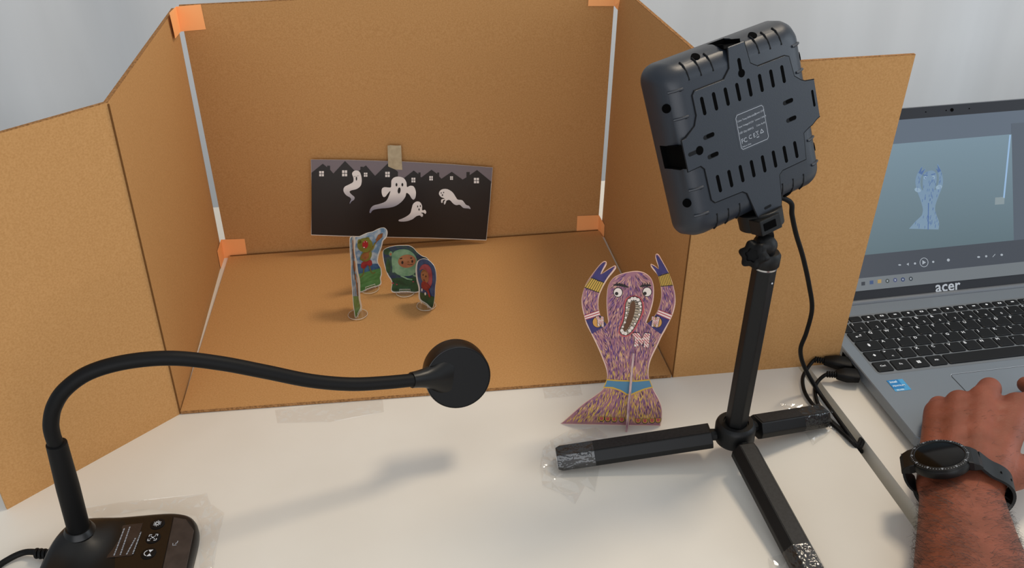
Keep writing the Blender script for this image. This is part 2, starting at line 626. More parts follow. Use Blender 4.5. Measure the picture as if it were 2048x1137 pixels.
for cx, cy, w, h in ((213, 384, 24, 27), (441, 380, 26, 31), (649, 394, 18, 21), (865, 391, 23, 27), (1121, 447, 20, 24), (1296, 429, 18, 22), (1498, 427, 15, 18), (1744, 452, 26, 28)):
    ps = []
    for sx in (-1, 1):
        for sy in (-1, 1):
            x, y = cx + sx * w * 0.53, cy + sy * h * 0.53
            ps.append([(x - w * 0.42, y - h * 0.42), (x + w * 0.42, y - h * 0.42), (x + w * 0.42, y + h * 0.42), (x - w * 0.42, y + h * 0.42)])
    printed('window_print', PO, ps, 3, M_PWHITE, po, 0.0001)


def ghost(body, marks, tail):
    g = printed('ghost_print', PO, [sp2(body, 5)], 3, M_PFADE, po, 0.0001)
    printed('face_print', PO, marks, 5, M_PBLACK, g, 0.0001)


ghost([(515, 385), (530, 360), (560, 352), (590, 368), (606, 410), (610, 460), (598, 505), (560, 535), (505, 550), (490, 565), (510, 590), (538, 615), (535, 640), (508, 660),
       (494, 682), (492, 668), (505, 640), (495, 620), (455, 595), (430, 555), (440, 515), (490, 488), (525, 465), (528, 425)],
      [ell(558, 433, 7, 20), [(532, 410), (552, 408), (552, 411), (532, 413)], [(564, 405), (580, 402), (580, 405), (564, 408)]],
      [(440, 590), (470, 604), (495, 622), (503, 642), (494, 672), (508, 658), (533, 638), (534, 616), (508, 594), (484, 570), (455, 575)])
ghost([(902, 490), (905, 450), (930, 422), (975, 413), (1025, 428), (1052, 470), (1058, 515), (1090, 503), (1125, 512), (1145, 560), (1142, 615), (1125, 640), (1105, 630), (1080, 590),
       (1052, 575), (1040, 615), (1000, 665), (940, 705), (870, 722), (800, 728), (740, 738), (715, 750), (698, 772), (686, 765), (700, 725), (730, 698), (790, 682), (850, 655), (880, 600),
       (893, 555), (868, 580), (845, 610), (822, 612), (808, 575), (810, 535), (835, 518), (895, 520)],
      [ell(954, 493, 9, 17), ell(1012, 493, 9, 17), ell(980, 550, 14, 30, 0.12)],
      [(690, 764), (704, 728), (735, 703), (790, 688), (840, 668), (850, 700), (820, 722), (740, 733), (712, 747), (700, 765)])
ghost([(1105, 725), (1118, 685), (1150, 660), (1185, 665), (1206, 700), (1208, 745), (1235, 742), (1248, 765), (1238, 782), (1222, 770), (1195, 772), (1215, 785), (1212, 808), (1196, 808),
       (1185, 797), (1150, 805), (1110, 835), (1050, 855), (985, 856), (976, 842), (1010, 828), (1055, 805), (1090, 775)],
      [ell(1163, 708, 5, 10), ell(1190, 704, 5, 10), ell(1177, 738, 6, 12)],
      [(980, 846), (1012, 832), (1050, 812), (1062, 830), (1040, 850), (990, 853)])
ghost([(1374, 585), (1385, 552), (1420, 535), (1465, 540), (1510, 570), (1540, 615), (1560, 640), (1605, 648), (1640, 690), (1672, 705), (1686, 733), (1665, 728), (1615, 722), (1580, 692),
       (1545, 695), (1515, 680), (1480, 645), (1450, 650), (1440, 675), (1428, 690), (1422, 668), (1436, 642), (1415, 648), (1408, 672), (1396, 668), (1398, 640), (1430, 630), (1395, 615)],
      [ell(1396, 575, 5, 7), ell(1420, 570, 5, 7), ell(1408, 596, 6, 9)],
      [(1585, 655), (1610, 662), (1640, 694), (1668, 708), (1678, 726), (1620, 716), (1590, 690)])
tp_ = [(865, 106), (895, 101), (940, 105), (1000, 104), (1006, 250), (1012, 345), (945, 343), (900, 325), (872, 312)]
o = MB().prism([PO.pt(q, 0.0011) for q in tp_], PO.n * 0.0002).build('masking_tape', M_MASK)
tag(o, 'short beige masking tape strip at the top edge of the ghost poster', 'tape')

# ------------------------------------------------------------------ small standees
M_CLEAR = film_mat('clear_plastic', gloss=0.10, tint=(254, 254, 253), bump=0.0)
M_GLINT = mat('plastic_edge_glint', (226, 220, 208), rough=0.15, alpha=0.55)  # whitish lines paint the gleam along clear plastic edges
M_SWHITE = mat('standee_white', (206, 200, 190), rough=0.4)
M_SKY = mat('standee_sky', (96, 127, 153), rough=0.35, col2=(168, 175, 178), nscale=120, lo=0.42, hi=0.6)
M_SEA = mat('standee_sea', (40, 66, 104), rough=0.35, col2=(60, 100, 130), nscale=150)
M_GRASS = mat('standee_grass', (60, 103, 53), rough=0.35, col2=(82, 129, 75), nscale=100, stretch=(1, 1, 3))
M_DARKG = mat('standee_dark_green', (24, 53, 34), rough=0.35, col2=(41, 79, 51), nscale=130)
M_NIGHT = mat('standee_night', (29, 48, 75), rough=0.35, col2=(44, 72, 63), nscale=140, lo=0.4, hi=0.6)
M_NIGHTB = mat('standee_blue', (30, 53, 96), rough=0.35, col2=(48, 82, 120), nscale=140)
M_FROG = mat('frog_green', (120, 118, 48), rough=0.4, col2=(96, 92, 34), nscale=90)
M_RED = mat('print_red', (150, 28, 34), rough=0.4)
M_REDD = mat('print_red_cloth', (144, 43, 44), rough=0.4, col2=(110, 25, 32), nscale=160)
M_BROWN = mat('print_brown', (112, 66, 36), rough=0.4, col2=(146, 92, 50), nscale=160)
M_FUZZ = mat('print_fuzzy_green', (91, 129, 96), rough=0.5, col2=(122, 153, 120), nscale=110)
M_FUZZD = mat('print_fuzzy_green_dark', (70, 108, 78), rough=0.5)
M_FACE = mat('print_face_tan', (161, 110, 72), rough=0.4, col2=(142, 87, 58), nscale=90)
M_PINK = mat('print_pink', (156, 72, 82), rough=0.4, col2=(129, 48, 60), nscale=130)
M_INK = mat('print_ink', (30, 22, 22), rough=0.4)
M_OLIVE = mat('print_olive', (96, 92, 44), rough=0.4)
SOFF, SSC = (660, 440), 5.167


def spx(q): return (SOFF[0] + q[0] / SSC, SOFF[1] + q[1] / SSC)


def standee(label, out, b0, b1, disc, layers, both_border=True, bevel_in=5):
    """b0, b1: where the card's foot line stands on the stage floor; disc: clear round foot"""
    f0, f1 = on_z(*b0, ZF + 0.003), on_z(*b1, ZF + 0.003)
    d = f1 - f0
    d.z = 0
    n = d.cross(V((0, 0, 1))).normalized()
    pl = Plane(f0, n).crop(SOFF, SSC)
    dc = on_z(*disc, ZF)
    mid = (f0 + f1) / 2
    mid.z = ZF
    r = empty('character_standee', mid, label, 'standee', 'small printed card standees')
    o = sp2(out, 4)
    MB().prism([pl.pt(q, -0.0016) for q in o], pl.n * 0.0016).build('card', M_SWHITE, r)
    art = inset(o, bevel_in)
    for i, (nm, polys, m) in enumerate(layers(art)):
        printed(nm, pl, polys, i + 1, m, r)
    rad = 0.0112
    c = mid
    MB().lathe([(rad * 0.985, 0.0), (rad, 0.0005), (rad, 0.0017), (rad * 0.96, 0.0022), (rad * 0.86, 0.0022), (rad * 0.82, 0.0017)], c, (0, 0, 1), 36).build('base_disc', M_CLEAR, r, smooth=True)
    ring_ = [c + V((rad * math.cos(2 * PI * k / 32), rad * math.sin(2 * PI * k / 32), 0.0021)) for k in range(33)]
    MB().tube(ring_, 0.00032, 6).build('base_rim_glint', M_GLINT, r, smooth=True)
    dd = d.normalized()
    frame = []
    for sgn in (1,):
        a = c + V((0, 0, 0.0022)) - dd * 0.0065 + pl.n * 0.0024
        b = a + dd * 0.0130
        up_ = V((0, 0, 0.0052))
        MB().tube([a, a + up_, b + up_, b], 0.00028, 6).build('clip_edge_glint', M_GLINT, r)
        MB().tube([a + up_ * 0.5, b + up_ * 0.5], 0.00022, 6).build('clip_edge_glint', M_GLINT, r)
    mb = MB()
    for s, th in ((1, 0.0014), (-1, 0.0014)):
        a = c + V((0, 0, 0.0018)) - dd * 0.006 + pl.n * (0.0009 if s > 0 else -0.0029)
        for k in range(4):
            q0 = a + dd * (0.0125 * k / 4)
            mb.slab([q0, q0 + dd * 0.0022, q0 + dd * 0.0022 + V((0, 0, 0.0052)), q0 + V((0, 0, 0.0052))], pl.n, th)
    mb.build('clip', M_CLEAR, r)
    return r


def frog_layers(a):
    yield 'sky_print', [a], M_SKY
    yield 'sea_print', [clip(a, lambda x, y: y - 455)], M_SEA
    yield 'grass_print', [clip(a, lambda x, y: y - 560 + (x - 300) * 0.28)], M_GRASS
    yield 'leg_print', [stroke([(350, 490), (346, 555), (330, 580), (303, 602)], [16, 13, 13, 10]), stroke([(405, 480), (425, 540), (445, 555), (468, 540)], [16, 13, 13, 10])], M_OLIVE
    yield 'shorts_print', [sp2([(325, 450), (360, 425), (400, 412), (430, 425), (434, 465), (405, 480), (385, 470), (355, 505), (322, 492)])], M_REDD
    yield 'body_print', [sp2([(318, 370), (350, 330), (420, 320), (430, 370), (400, 420), (340, 430), (310, 400)])], M_FROG
    yield 'lute_print', [ell(362, 378, 48, 36, -0.75), stroke([(390, 345), (440, 285), (488, 215)], [14, 11, 9]), [(470, 212), (500, 155), (545, 138), (540, 178), (490, 222)]], M_BROWN
    yield 'arm_print', [stroke([(325, 380), (312, 408), (350, 410)], 14), stroke([(425, 320), (450, 290), (462, 240)], 13)], M_FROG
    yield 'head_print', [ell(362, 262, 80, 74), ell(305, 228, 20, 26), ell(388, 200, 22, 20)], M_FROG
    yield 'mouth_print', [ell(364, 256, 31, 40, 0.1)], M_RED
    yield 'teeth_print', [[(348, 226), (356, 226), (353, 236)], [(374, 222), (383, 223), (379, 234)], ell(352, 286, 8, 5)], M_SWHITE


def green_layers(a):
    yield 'night_print', [a], M_NIGHT
    yield 'grass_print', [clip(a, lambda x, y: y - 605 + (x - 640) * 0.03)], M_DARKG
    yield 'bush_print', [ell(590, 330, 34, 34), ell(600, 480, 24, 70)], M_DARKG
    yield 'fuzzy_body_print', [sp2([(640, 370), (670, 325), (730, 305), (800, 310), (860, 345), (895, 400), (900, 470), (890, 530), (850, 570), (790, 582), (720, 575), (660, 530), (640, 460)]),
                               ell(628, 352, 20, 26)], M_FUZZ
    yield 'fold_print', [stroke([(655, 470), (655, 545)], 22), stroke([(730, 578), (800, 610), (850, 620)], [12, 16, 12]), stroke([(800, 505), (850, 520), (860, 575)], 5), stroke([(860, 570), (905, 590)], 16)], M_FUZZ
    yield 'face_print', [ell(795, 428, 92, 68, -0.1)], M_FACE
    yield 'inner_ear_print', [ell(627, 356, 11, 15)], M_FACE
    yield 'eyes_print', [ell(748, 442, 11, 16), ell(850, 430, 9, 15), [(720, 398), (748, 392), (746, 404), (722, 408)], [(828, 392), (850, 390), (850, 400), (830, 402)], stroke([(800, 462), (825, 466), (860, 458)], 4)], M_INK
    yield 'nose_print', [ell(808, 440, 10, 14)], M_BROWN
    yield 'flower_print', [ell(650, 655, 12, 8), ell(690, 668, 9, 7), ell(860, 640, 10, 6)], M_PINK


def girl_layers(a):
    yield 'night_print', [a], M_NIGHTB
    yield 'grass_print', [clip(a, lambda x, y: y - 745 - (x - 930) * 0.35)], M_DARKG
    yield 'hood_print', [sp2([(925, 520), (945, 475), (985, 458), (1025, 475), (1050, 525), (1058, 600), (1050, 670), (1020, 700), (990, 680), (1015, 640), (1020, 580), (1000, 530), (965, 510)])], M_PINK
    yield 'face_print', [ell(980, 585, 40, 72, -0.15)], M_FACE
    yield 'dress_print', [sp2([(948, 650), (975, 635), (1015, 668), (1040, 700), (1020, 720), (1038, 790), (1025, 800), (1000, 740), (960, 715), (945, 690)])], M_REDD
    yield 'eyes_print', [ell(962, 570, 5, 10), ell(990, 585, 5, 10), stroke([(965, 620), (980, 628)], 4)], M_INK
    yield 'hair_print', [stroke([(945, 545), (970, 525), (1000, 545)], 10)], M_BROWN
    yield 'basket_print', [ell(985, 765, 9, 16), ell(950, 725, 7, 16)], M_SWHITE


def side_layers(a):
    yield 'sky_print', [a], M_SKY
    yield 'grass_print', [clip(a, lambda x, y: y - 790)], M_GRASS
    yield 'figure_print', [ell(252, 480, 12, 60, -0.05), stroke([(235, 210), (240, 300), (252, 400)], 8), stroke([(262, 560), (275, 660), (285, 780)], 10)], M_FACE
    yield 'figure_line_print', [stroke([(232, 300), (240, 420), (262, 620)], 4), stroke([(282, 650), (290, 790)], 5)], M_INK


standee('white-edged card standee of a singing green frog with a lute', [(248, 180), (300, 170), (345, 150), (385, 133), (440, 120), (490, 95), (530, 82), (565, 82), (585, 105), (588, 140), (575, 180), (545, 212), (535, 250), (525, 290), (505, 340), (492, 390),
                                                                        (490, 430), (505, 465), (525, 500), (530, 560), (520, 600), (518, 668), (410, 705), (300, 742), (296, 600), (272, 500), (252, 350), (243, 250)],
        spx((300, 742)), spx((518, 668)), (738, 588), frog_layers)
standee('wide card standee of a fuzzy green hooded creature, behind the other standees', [(545, 330), (565, 300), (610, 280), (680, 265), (760, 262), (820, 265), (865, 290), (900, 330), (950, 370), (1000, 390), (1030, 430), (1030, 500), (1005, 580), (960, 650), (915, 742), (780, 742),
                                                                             (642, 740), (640, 640), (600, 570), (570, 490), (550, 400)], spx((642, 742)), spx((915, 738)), (808, 588), green_layers)
standee('narrow card standee of a child in a pink hood and red dress', [(905, 440), (930, 410), (970, 400), (1010, 410), (1050, 440), (1080, 480), (1097, 540), (1100, 620), (1090, 700), (1085, 800), (1060, 915), (995, 865), (930, 815), (925, 700), (905, 620), (895, 520)],
        spx((930, 838)), spx((1060, 920)), (852, 612), girl_layers)
standee('card standee seen almost edge-on, left of the singing frog card', [(203, 195), (222, 172), (243, 172), (250, 235), (245, 330), (262, 420), (278, 540), (298, 640), (300, 800), (318, 900), (302, 965), (262, 1015), (250, 960), (236, 850), (226, 700), (216, 560), (215, 450), (205, 330)],
        spx((262, 1015)), spx((310, 925)), (716, 628), side_layers, bevel_in=6)

# ------------------------------------------------------------------ monster cut-out
M_MBASE = mat('monster_mauve', (150, 100, 120), rough=0.6, col2=(168, 116, 118), nscale=70)
M_MEDGE = mat('monster_card_edge', (226, 192, 172), rough=0.7)
M_NAVY = mat('monster_navy', (48, 42, 92), rough=0.6, col2=(60, 50, 104), nscale=160)
M_YEL = mat('monster_yellow', (206, 164, 66), rough=0.6)
M_MPINK = mat('monster_pink', (206, 132, 128), rough=0.6)
M_MRED = mat('monster_mouth_red', (188, 84, 88), rough=0.6)
M_MWHITE = mat('monster_white', (232, 216, 204), rough=0.6)
M_MBLUE = mat('monster_belt_blue', (84, 130, 158), rough=0.6)
M_MTAN = mat('monster_tan', (206, 148, 72), rough=0.6)
M_MDARK = mat('monster_mouth_brown', (96, 62, 38), rough=0.7)
M_S1 = mat('fur_purple', (92, 60, 122), rough=0.7)
M_S2 = mat('fur_plum', (104, 50, 88), rough=0.7)
M_S3 = mat('fur_tan', (214, 164, 138), rough=0.7)
M_S4 = mat('fur_dark', (66, 40, 64), rough=0.7)
M_S5 = mat('fur_yellow', (222, 184, 70), rough=0.7)
m0, m1 = on_z(1120.5, 849, 0), on_z(1321, 853, 0)
md = (m1 - m0).normalized()
MP = Plane(m0, md.cross(V((0, 0, 1)))).crop((1080, 490), 2.917)
mo = empty('monster_cutout', (m0 + m1) / 2, 'purple furry cardboard monster cut-out with raised arms and gaping mouth', 'cutout')
outl = [(118, 1047), (180, 992), (250, 930), (320, 880), (370, 840), (386, 795), (392, 760), (385, 715), (365, 660), (345, 610), (320, 555), (295, 505), (270, 455), (255, 400), (245, 355), (243, 310),
        (255, 260), (275, 215), (305, 170), (340, 125), (365, 100), (383, 96), (388, 108), (370, 140), (356, 170), (385, 150), (420, 128), (438, 121), (443, 130), (425, 155), (400, 185), (375, 225),
        (355, 265), (343, 300), (340, 340), (345, 385), (360, 430), (383, 462), (397, 448), (392, 400), (388, 340), (390, 280), (398, 235), (425, 195), (465, 172), (520, 157), (570, 153), (610, 163),
        (640, 185), (658, 215), (664, 260), (660, 320), (645, 380), (628, 425), (618, 452), (632, 455), (655, 430), (680, 395), (697, 350), (707, 300), (705, 250), (697, 205), (685, 170), (660, 140),
        (645, 118), (651, 112), (670, 122), (690, 138), (690, 125), (680, 95), (672, 65), (680, 52), (695, 60), (715, 95), (740, 140), (760, 185), (777, 235), (788, 290), (788, 340), (775, 395), (755, 440),
        (730, 490), (705, 535), (685, 580), (660, 630), (640, 680), (632, 730), (635, 775), (650, 810), (665, 850), (690, 895), (708, 940), (712, 980), (708, 1020), (700, 1058)]
curve = [(p.x, p.y) for p in spline([(a, b, 0) for a, b in outl], 3, closed=False)]
MB().prism([MP.pt(q, -0.0022) for q in curve], MP.n * 0.0022).build('body_panel', M_MEDGE, mo)
art = inset(curve, 3.5)
printed('skin_print', MP, [art], 1, M_MBASE, mo)
# fur strokes
rnd = random.Random(3)
mb = MB()
cnt = 0
fmats = [M_S1, M_S2, M_S3, M_S4, M_S5]
ins2 = inset(curve, 7)
while cnt < 2900:
    x, y = rnd.uniform(110, 800), rnd.uniform(40, 1060)
    if not inside(ins2, x, y): continue
    if y < 480 and 385 < x < 668:
        dx, dy = (x - 540) * 1.0, (y - 150) * 1.0
    elif y > 800:
        dx, dy = (x - 530) * 0.75 * (1.0 if x < 530 else 0.35), 330
    elif x < 385 or x > 668:
        dx, dy = (0.25 if (x < 385) == (y > 330) else -0.25), 1.0
        dx += 0.3 * (x < 385) * (y > 480) - 0.3 * (x > 668) * (y > 480)
    else:
        dx, dy = (530 - x) * 0.18, 300
    q = math.hypot(dx, dy) or 1
    a = math.atan2(dy, dx) + rnd.gauss(0, 0.16)
    ln = rnd.uniform(22, 46)
    w = rnd.uniform(2.4, 5.2)
    ux, uy = math.cos(a), math.sin(a)
    ex, ey = x + ux * ln, y + uy * ln
    if not inside(ins2, ex, ey) or not inside(ins2, x + ux * ln / 2, y + uy * ln / 2): continue
    low = max(0.0, min(1.0, (y - 560) / 450))
    r = rnd.random()
    if r < 0.62 * low: c = 4
    else: c = rnd.choices([0, 1, 2, 3], [0.34, 0.12, 0.36 + 0.1 * low, 0.18])[0]
    lift = 2.2 * LAY + cnt * 1.2e-8
    bend = rnd.uniform(-2, 2)
    mx_, my_ = x + ux * ln / 2 - uy * bend, y + uy * ln / 2 + ux * bend
    ps = [(x, y), (mx_ - uy * w / 2, my_ + ux * w / 2), (ex, ey), (mx_ + uy * w / 2, my_ - ux * w / 2)]
    mb.add([MP.pt(p, lift) for p in ps], [(0, 1, 2, 3)], c)
    cnt += 1
fp = mb.build('fur_print', fmats, mo)
fp['kind'] = 'stuff'
LB = 4


def mpr(name, polys, layer, m, parent=mo): return printed(name, MP, polys, LB + layer, m, parent)


gl = mpr('glove_print', [(302, 190), (322, 158), (348, 124), (368, 106), (382, 102), (366, 136), (350, 176), (385, 156), (418, 136), (436, 126), (420, 152), (396, 184), (374, 219), (338, 212)], 0, M_NAVY)
gl = mpr('glove_print', [(649, 117), (670, 127), (694, 145), (692, 122), (684, 95), (677, 64), (686, 62), (711, 98), (735, 140), (749, 163), (716, 170), (690, 184), (674, 152)], 0, M_NAVY)
for q in ([(298, 192), (374, 221), (346, 280), (259, 249)], [(690, 184), (753, 164), (775, 236), (705, 243)]):
    c_ = mpr('cuff_print', q, 0, M_YEL)
    st_ = []
    for k in range(7):
        t = (k + 0.5) / 7
        a = (q[0][0] + (q[1][0] - q[0][0]) * t, q[0][1] + (q[1][1] - q[0][1]) * t)
        b = (q[3][0] + (q[2][0] - q[3][0]) * t, q[3][1] + (q[2][1] - q[3][1]) * t)
        st_.append(stroke([a, b], 3.0))
    st_ += [stroke([q[0], q[1]], 4), stroke([q[3], q[2]], 4)]
    mpr('cuff_stripe_print', st_, 1, M_INK, c_)
for strip, navy, cx, cy in (([(257, 414), (343, 384), (350, 410), (266, 436)], [(266, 436), (350, 410), (366, 438), (389, 465), (380, 473), (303, 520)], 336, 451),
                            ([(692, 380), (770, 410), (757, 436), (682, 403)], [(682, 403), (757, 436), (707, 522), (668, 495), (626, 458), (655, 438)], 682, 452)):
    b_ = mpr('armband_print', navy, 0, M_NAVY)
    mpr('band_edge_print', strip, 0, M_MWHITE)
    mpr('band_line_print', [stroke([strip[0], strip[1]], 4), stroke([strip[3], strip[2]], 4), stroke([((strip[0][0] + strip[3][0]) / 2, (strip[0][1] + strip[3][1]) / 2), ((strip[1][0] + strip[2][0]) / 2, (strip[1][1] + strip[2][1]) / 2)], 6)], 1, M_MRED)
    mpr('badge_print', [ell(cx, cy, 31, 33)], 1, M_INK, b_)
    mpr('badge_fill_print', [ell(cx, cy, 28, 30)], 2, M_MTAN, b_)


def letter_m(cx, cy, w, h, sl=0.0):
    p = [(-0.5, -0.5), (-0.15, -0.5), (0.02, -0.08), (0.2, -0.5), (0.5, -0.45), (0.40, 0.5), (0.12, 0.48), (0.18, 0.0), (0.0, 0.34), (-0.2, 0.0), (-0.17, 0.45), (-0.42, 0.43), (-0.36, -0.2), (-0.5, -0.25)]
    return [(cx + a * w + sl * b * h, cy + b * h) for a, b in p]


for cx, cy, w, h, s in ((352, 448, 42, 62, 0.1), (672, 450, 44, 62, -0.12), (592, 557, 102, 84, 0)):
    lm = letter_m(cx, cy, w, h, s)
    k_ = mpr('letter_print', inset(lm, -3), 3, M_INK)
    mpr('letter_fill_print', lm, 4, M_MWHITE, k_)
    st_ = []
    for k in range(-14, 20):
        x0_ = cx - w + k * w * 0.085
        seg = [clip(clip([(x0_, cy - h / 2), (x0_ + w * 0.03, cy - h / 2), (x0_ + w * 0.03 + h * 0.5, cy + h / 2), (x0_ + h * 0.5, cy + h / 2)], lambda x, y: x - (cx - w * 0.36)), lambda x, y: (cx + w * 0.36) - x)]
        st_ += [s_ for s_ in seg if len(s_) > 2 and inside(lm, sum(a for a, b in s_) / len(s_), sum(b for a, b in s_) / len(s_))]
    small = []
    for k in range(26):
        for j in range(22):
            x, y = cx - w / 2 + w * (k + 0.5) / 26, cy - h / 2 + h * (j + 0.5) / 22
            if inside(inset(lm, 2), x, y) and (k * 1.0 + j * 0.0 - j * 0.9) % 4 < 1.6:
                dx_, dy_ = w / 52, h / 44
                small.append([(x - dx_, y - dy_), (x + dx_, y - dy_), (x + dx_, y + dy_), (x - dx_, y + dy_)])
    mpr('letter_stripe_print', small, 5, M_MRED, k_)

for cx, cy, px_, py_ in ((455, 278, 447, 285), (625, 275, 612, 284)):
    e_ = mpr('eye_print', [ell(cx, cy, 28, 29)], 0, M_INK)
    mpr('eye_white_print', [ell(cx, cy, 24, 25)], 1, M_MWHITE, e_)
    mpr('pupil_print', [ell(px_, py_, 10, 10)], 2, M_INK, e_)
mpr('eyebrow_print', [stroke([(428, 236), (460, 233), (490, 240), (516, 248)], [6, 14, 14, 6])] + [stroke([(455 + 14 * k, 240), (448 + 15 * k, 220 + 3 * k)], 5) for k in range(4)], 0, M_INK)
mpr('eyebrow_print', [stroke([(584, 244), (610, 238), (648, 238)], [6, 13, 8])] + [stroke([(600 + 13 * k, 240), (598 + 14 * k, 222)], 5) for k in range(4)], 0, M_INK)
mouth = sp2([(490, 345), (503, 312), (540, 297), (582, 305), (604, 340), (606, 390), (585, 440), (555, 495), (520, 530), (485, 537), (460, 515), (463, 480), (478, 430), (487, 385)])
mo_ = mpr('mouth_print', [mouth], 0, M_MRED)
inner = sp2([(503, 342), (520, 313), (550, 304), (580, 316), (593, 350), (590, 395), (566, 450), (537, 500), (505, 525), (475, 518), (469, 495), (488, 450), (498, 395)])
mpr('lips_print', [inset(inner, -4)], 1, M_INK, mo_)
mpr('gum_print', [inner], 2, mat('monster_gum', (176, 158, 136), rough=0.7), mo_)
lines = []
cxm, cym = 0, 0
deep = sp2([(528, 345), (548, 328), (557, 360), (545, 420), (520, 478), (492, 508), (484, 492), (504, 440), (520, 390)])
n_i = len(inner)
for k in range(0, n_i):
    a = inner[k]
    b = min(deep, key=lambda q: (q[0] - a[0]) ** 2 + (q[1] - a[1]) ** 2)
    lines.append(stroke([(a[0] * 0.55 + b[0] * 0.45, a[1] * 0.55 + b[1] * 0.45), b], 2.6))
mpr('gum_line_print', lines, 3, M_INK, mo_)
mpr('throat_print', [deep], 3, M_MDARK, mo_)
teeth, tl_ = [], []
acc = 0
last = inner[0]
for k in range(n_i):
    a = inner[k]
    acc += math.hypot(a[0] - last[0], a[1] - last[1])
    last = a
    up_ = a[1] < 345 or a[1] > 485
    if acc >= (23 if up_ else 19):
        acc = 0
        b = min(deep, key=lambda q: (q[0] - a[0]) ** 2 + (q[1] - a[1]) ** 2)
        d_ = math.hypot(b[0] - a[0], b[1] - a[1]) or 1
        u_ = ((b[0] - a[0]) / d_, (b[1] - a[1]) / d_)
        r_ = 12.0 if up_ else 8.5
        c2 = (a[0] + u_[0] * r_ * 0.8, a[1] + u_[1] * r_ * 0.8)
        tl_.append(ell(*c2, r_ * 1.02, r_ * 0.98))
        teeth.append(ell(*c2, r_ - 2, r_ - 2))
mpr('tooth_line_print', tl_, 4, M_INK, mo_)
mpr('tooth_print', teeth, 5, M_MWHITE, mo_)
bl_ = mpr('belt_edge_print', [(390, 784), (450, 789), (560, 792), (640, 785), (659, 834), (610, 846), (562, 866), (530, 880), (505, 878), (470, 856), (420, 838), (368, 836), (378, 812)], 0, M_YEL)
mpr('belt_print', [(391, 792), (450, 797), (560, 800), (638, 793), (652, 828), (606, 839), (558, 858), (530, 871), (508, 869), (474, 848), (424, 830), (376, 829), (385, 812)], 1, M_MBLUE)
for cx, cy in ((359, 1016), (395, 1018), (433, 1020), (477, 1021), (572, 1027), (612, 1029), (654, 1027), (689, 1025)):
    t_ = mpr('toe_print', [[(cx - 18, cy - 12), (cx + 18, cy - 12), (cx + 17, cy + 5), (cx + 8, cy + 16), (cx - 8, cy + 16), (cx - 17, cy + 5)]], 0, M_INK)
    mpr('toe_fill_print', [[(cx - 15, cy - 12), (cx + 15, cy - 12), (cx + 14, cy + 4), (cx + 7, cy + 12), (cx - 7, cy + 12), (cx - 14, cy + 4)]], 1, M_YEL, t_)
    mpr('toe_nail_print', [[(cx - 10, cy - 10), (cx + 10, cy - 10), (cx + 9, cy + 3), (cx + 4, cy + 8), (cx - 4, cy + 8), (cx - 9, cy + 3)]], 2, M_MRED, t_)
# the fin that crosses the body and keeps it upright
topf = MP.pt((546, 632))
footf = on_z(1080 + 503 / 2.917, 490 + 1094 / 2.917, 0.0002)
basef = MP.pt((512, 1056))
fdir = (footf - basef)
fdir.z = 0
ln_ = fdir.length
fdir.normalize()
dn_ = fdir.cross(V((0, 0, 1))).normalized()
b0 = V((basef.x, basef.y, 0.0002))
tilt = V((topf.x - basef.x, topf.y - basef.y, 0))
prof = [b0 + fdir * ln_, b0 + fdir * ln_ * 0.8 + V((0, 0, topf.z * 0.35)) + tilt * 0.35, b0 + fdir * ln_ * 0.35 + V((0, 0, topf.z * 0.75)) + tilt * 0.75, V((topf.x, topf.y, topf.z)) + fdir * 0.0006,
        V((topf.x, topf.y, topf.z - 0.006)) - fdir * 0.004, b0 - fdir * 0.03 + V((0, 0, topf.z * 0.3)) + tilt * 0.3, b0 - fdir * 0.035]
MB().prism([p - dn_ * 0.0009 for p in prof], dn_ * 0.0018).build('cross_fin', mat('fin_card', (204, 176, 166), rough=0.7, col2=(150, 104, 120), nscale=260, stretch=(1, 1, 0.15), lo=0.45, hi=0.62), mo)

# ------------------------------------------------------------------ panel light on a tripod
LC = V((0.5135, -0.1100, 0.3111))
LX, LY, LN = V((0.9092, 0.3965, 0.1271)).normalized(), V((-0.2250, 0.2109, 0.9513)), V((0.3504, -0.8935, 0.2809))
LY = (LY - LX * LY.dot(LX)).normalized()
LN = LX.cross(LY)


def lp(x, y, n=0.0): return LC + LX * x + LY * y + LN * n     # metres in the lamp's own frame


HUB = V((0.5246, -0.1338, 0.0))
lt = empty('tripod_light', (HUB.x, HUB.y, 0), 'black square panel light seen from behind on a short table tripod', 'light')


def rsq(h, r, n, k=8, hy=None):
    hy = h if hy is None else hy
    out = []
    for cx, cy, a0 in ((h - r, hy - r, 0), (-h + r, hy - r, PI / 2), (-h + r, -hy + r, PI), (h - r, -hy + r, 1.5 * PI)):
        for i in range(k + 1):
            a = a0 + PI / 2 * i / k
            out.append(lp(cx + r * math.cos(a), cy + r * math.sin(a), n))
    return out


mb = MB()
hs = 0.0685
mb.rings([rsq(hs - 0.004, 0.010, -0.031), rsq(hs - 0.001, 0.012, -0.030), rsq(hs, 0.013, -0.027), rsq(hs - 0.0006, 0.013, -0.016), rsq(hs - 0.0022, 0.013, -0.0100), rsq(hs - 0.0055, 0.012, -0.0045),
          rsq(hs - 0.0095, 0.011, -0.0014), rsq(hs - 0.0145, 0.010, 0.0)])
body = mb.build('panel_body', M_PANEL, lt, smooth=True, angle=50)
MB().rings([rsq(hs - 0.008, 0.008, -0.0325), rsq(hs - 0.008, 0.008, -0.0305)]).build('diffuser', mat('lamp_diffuser', (225, 222, 214), rough=0.5), body)
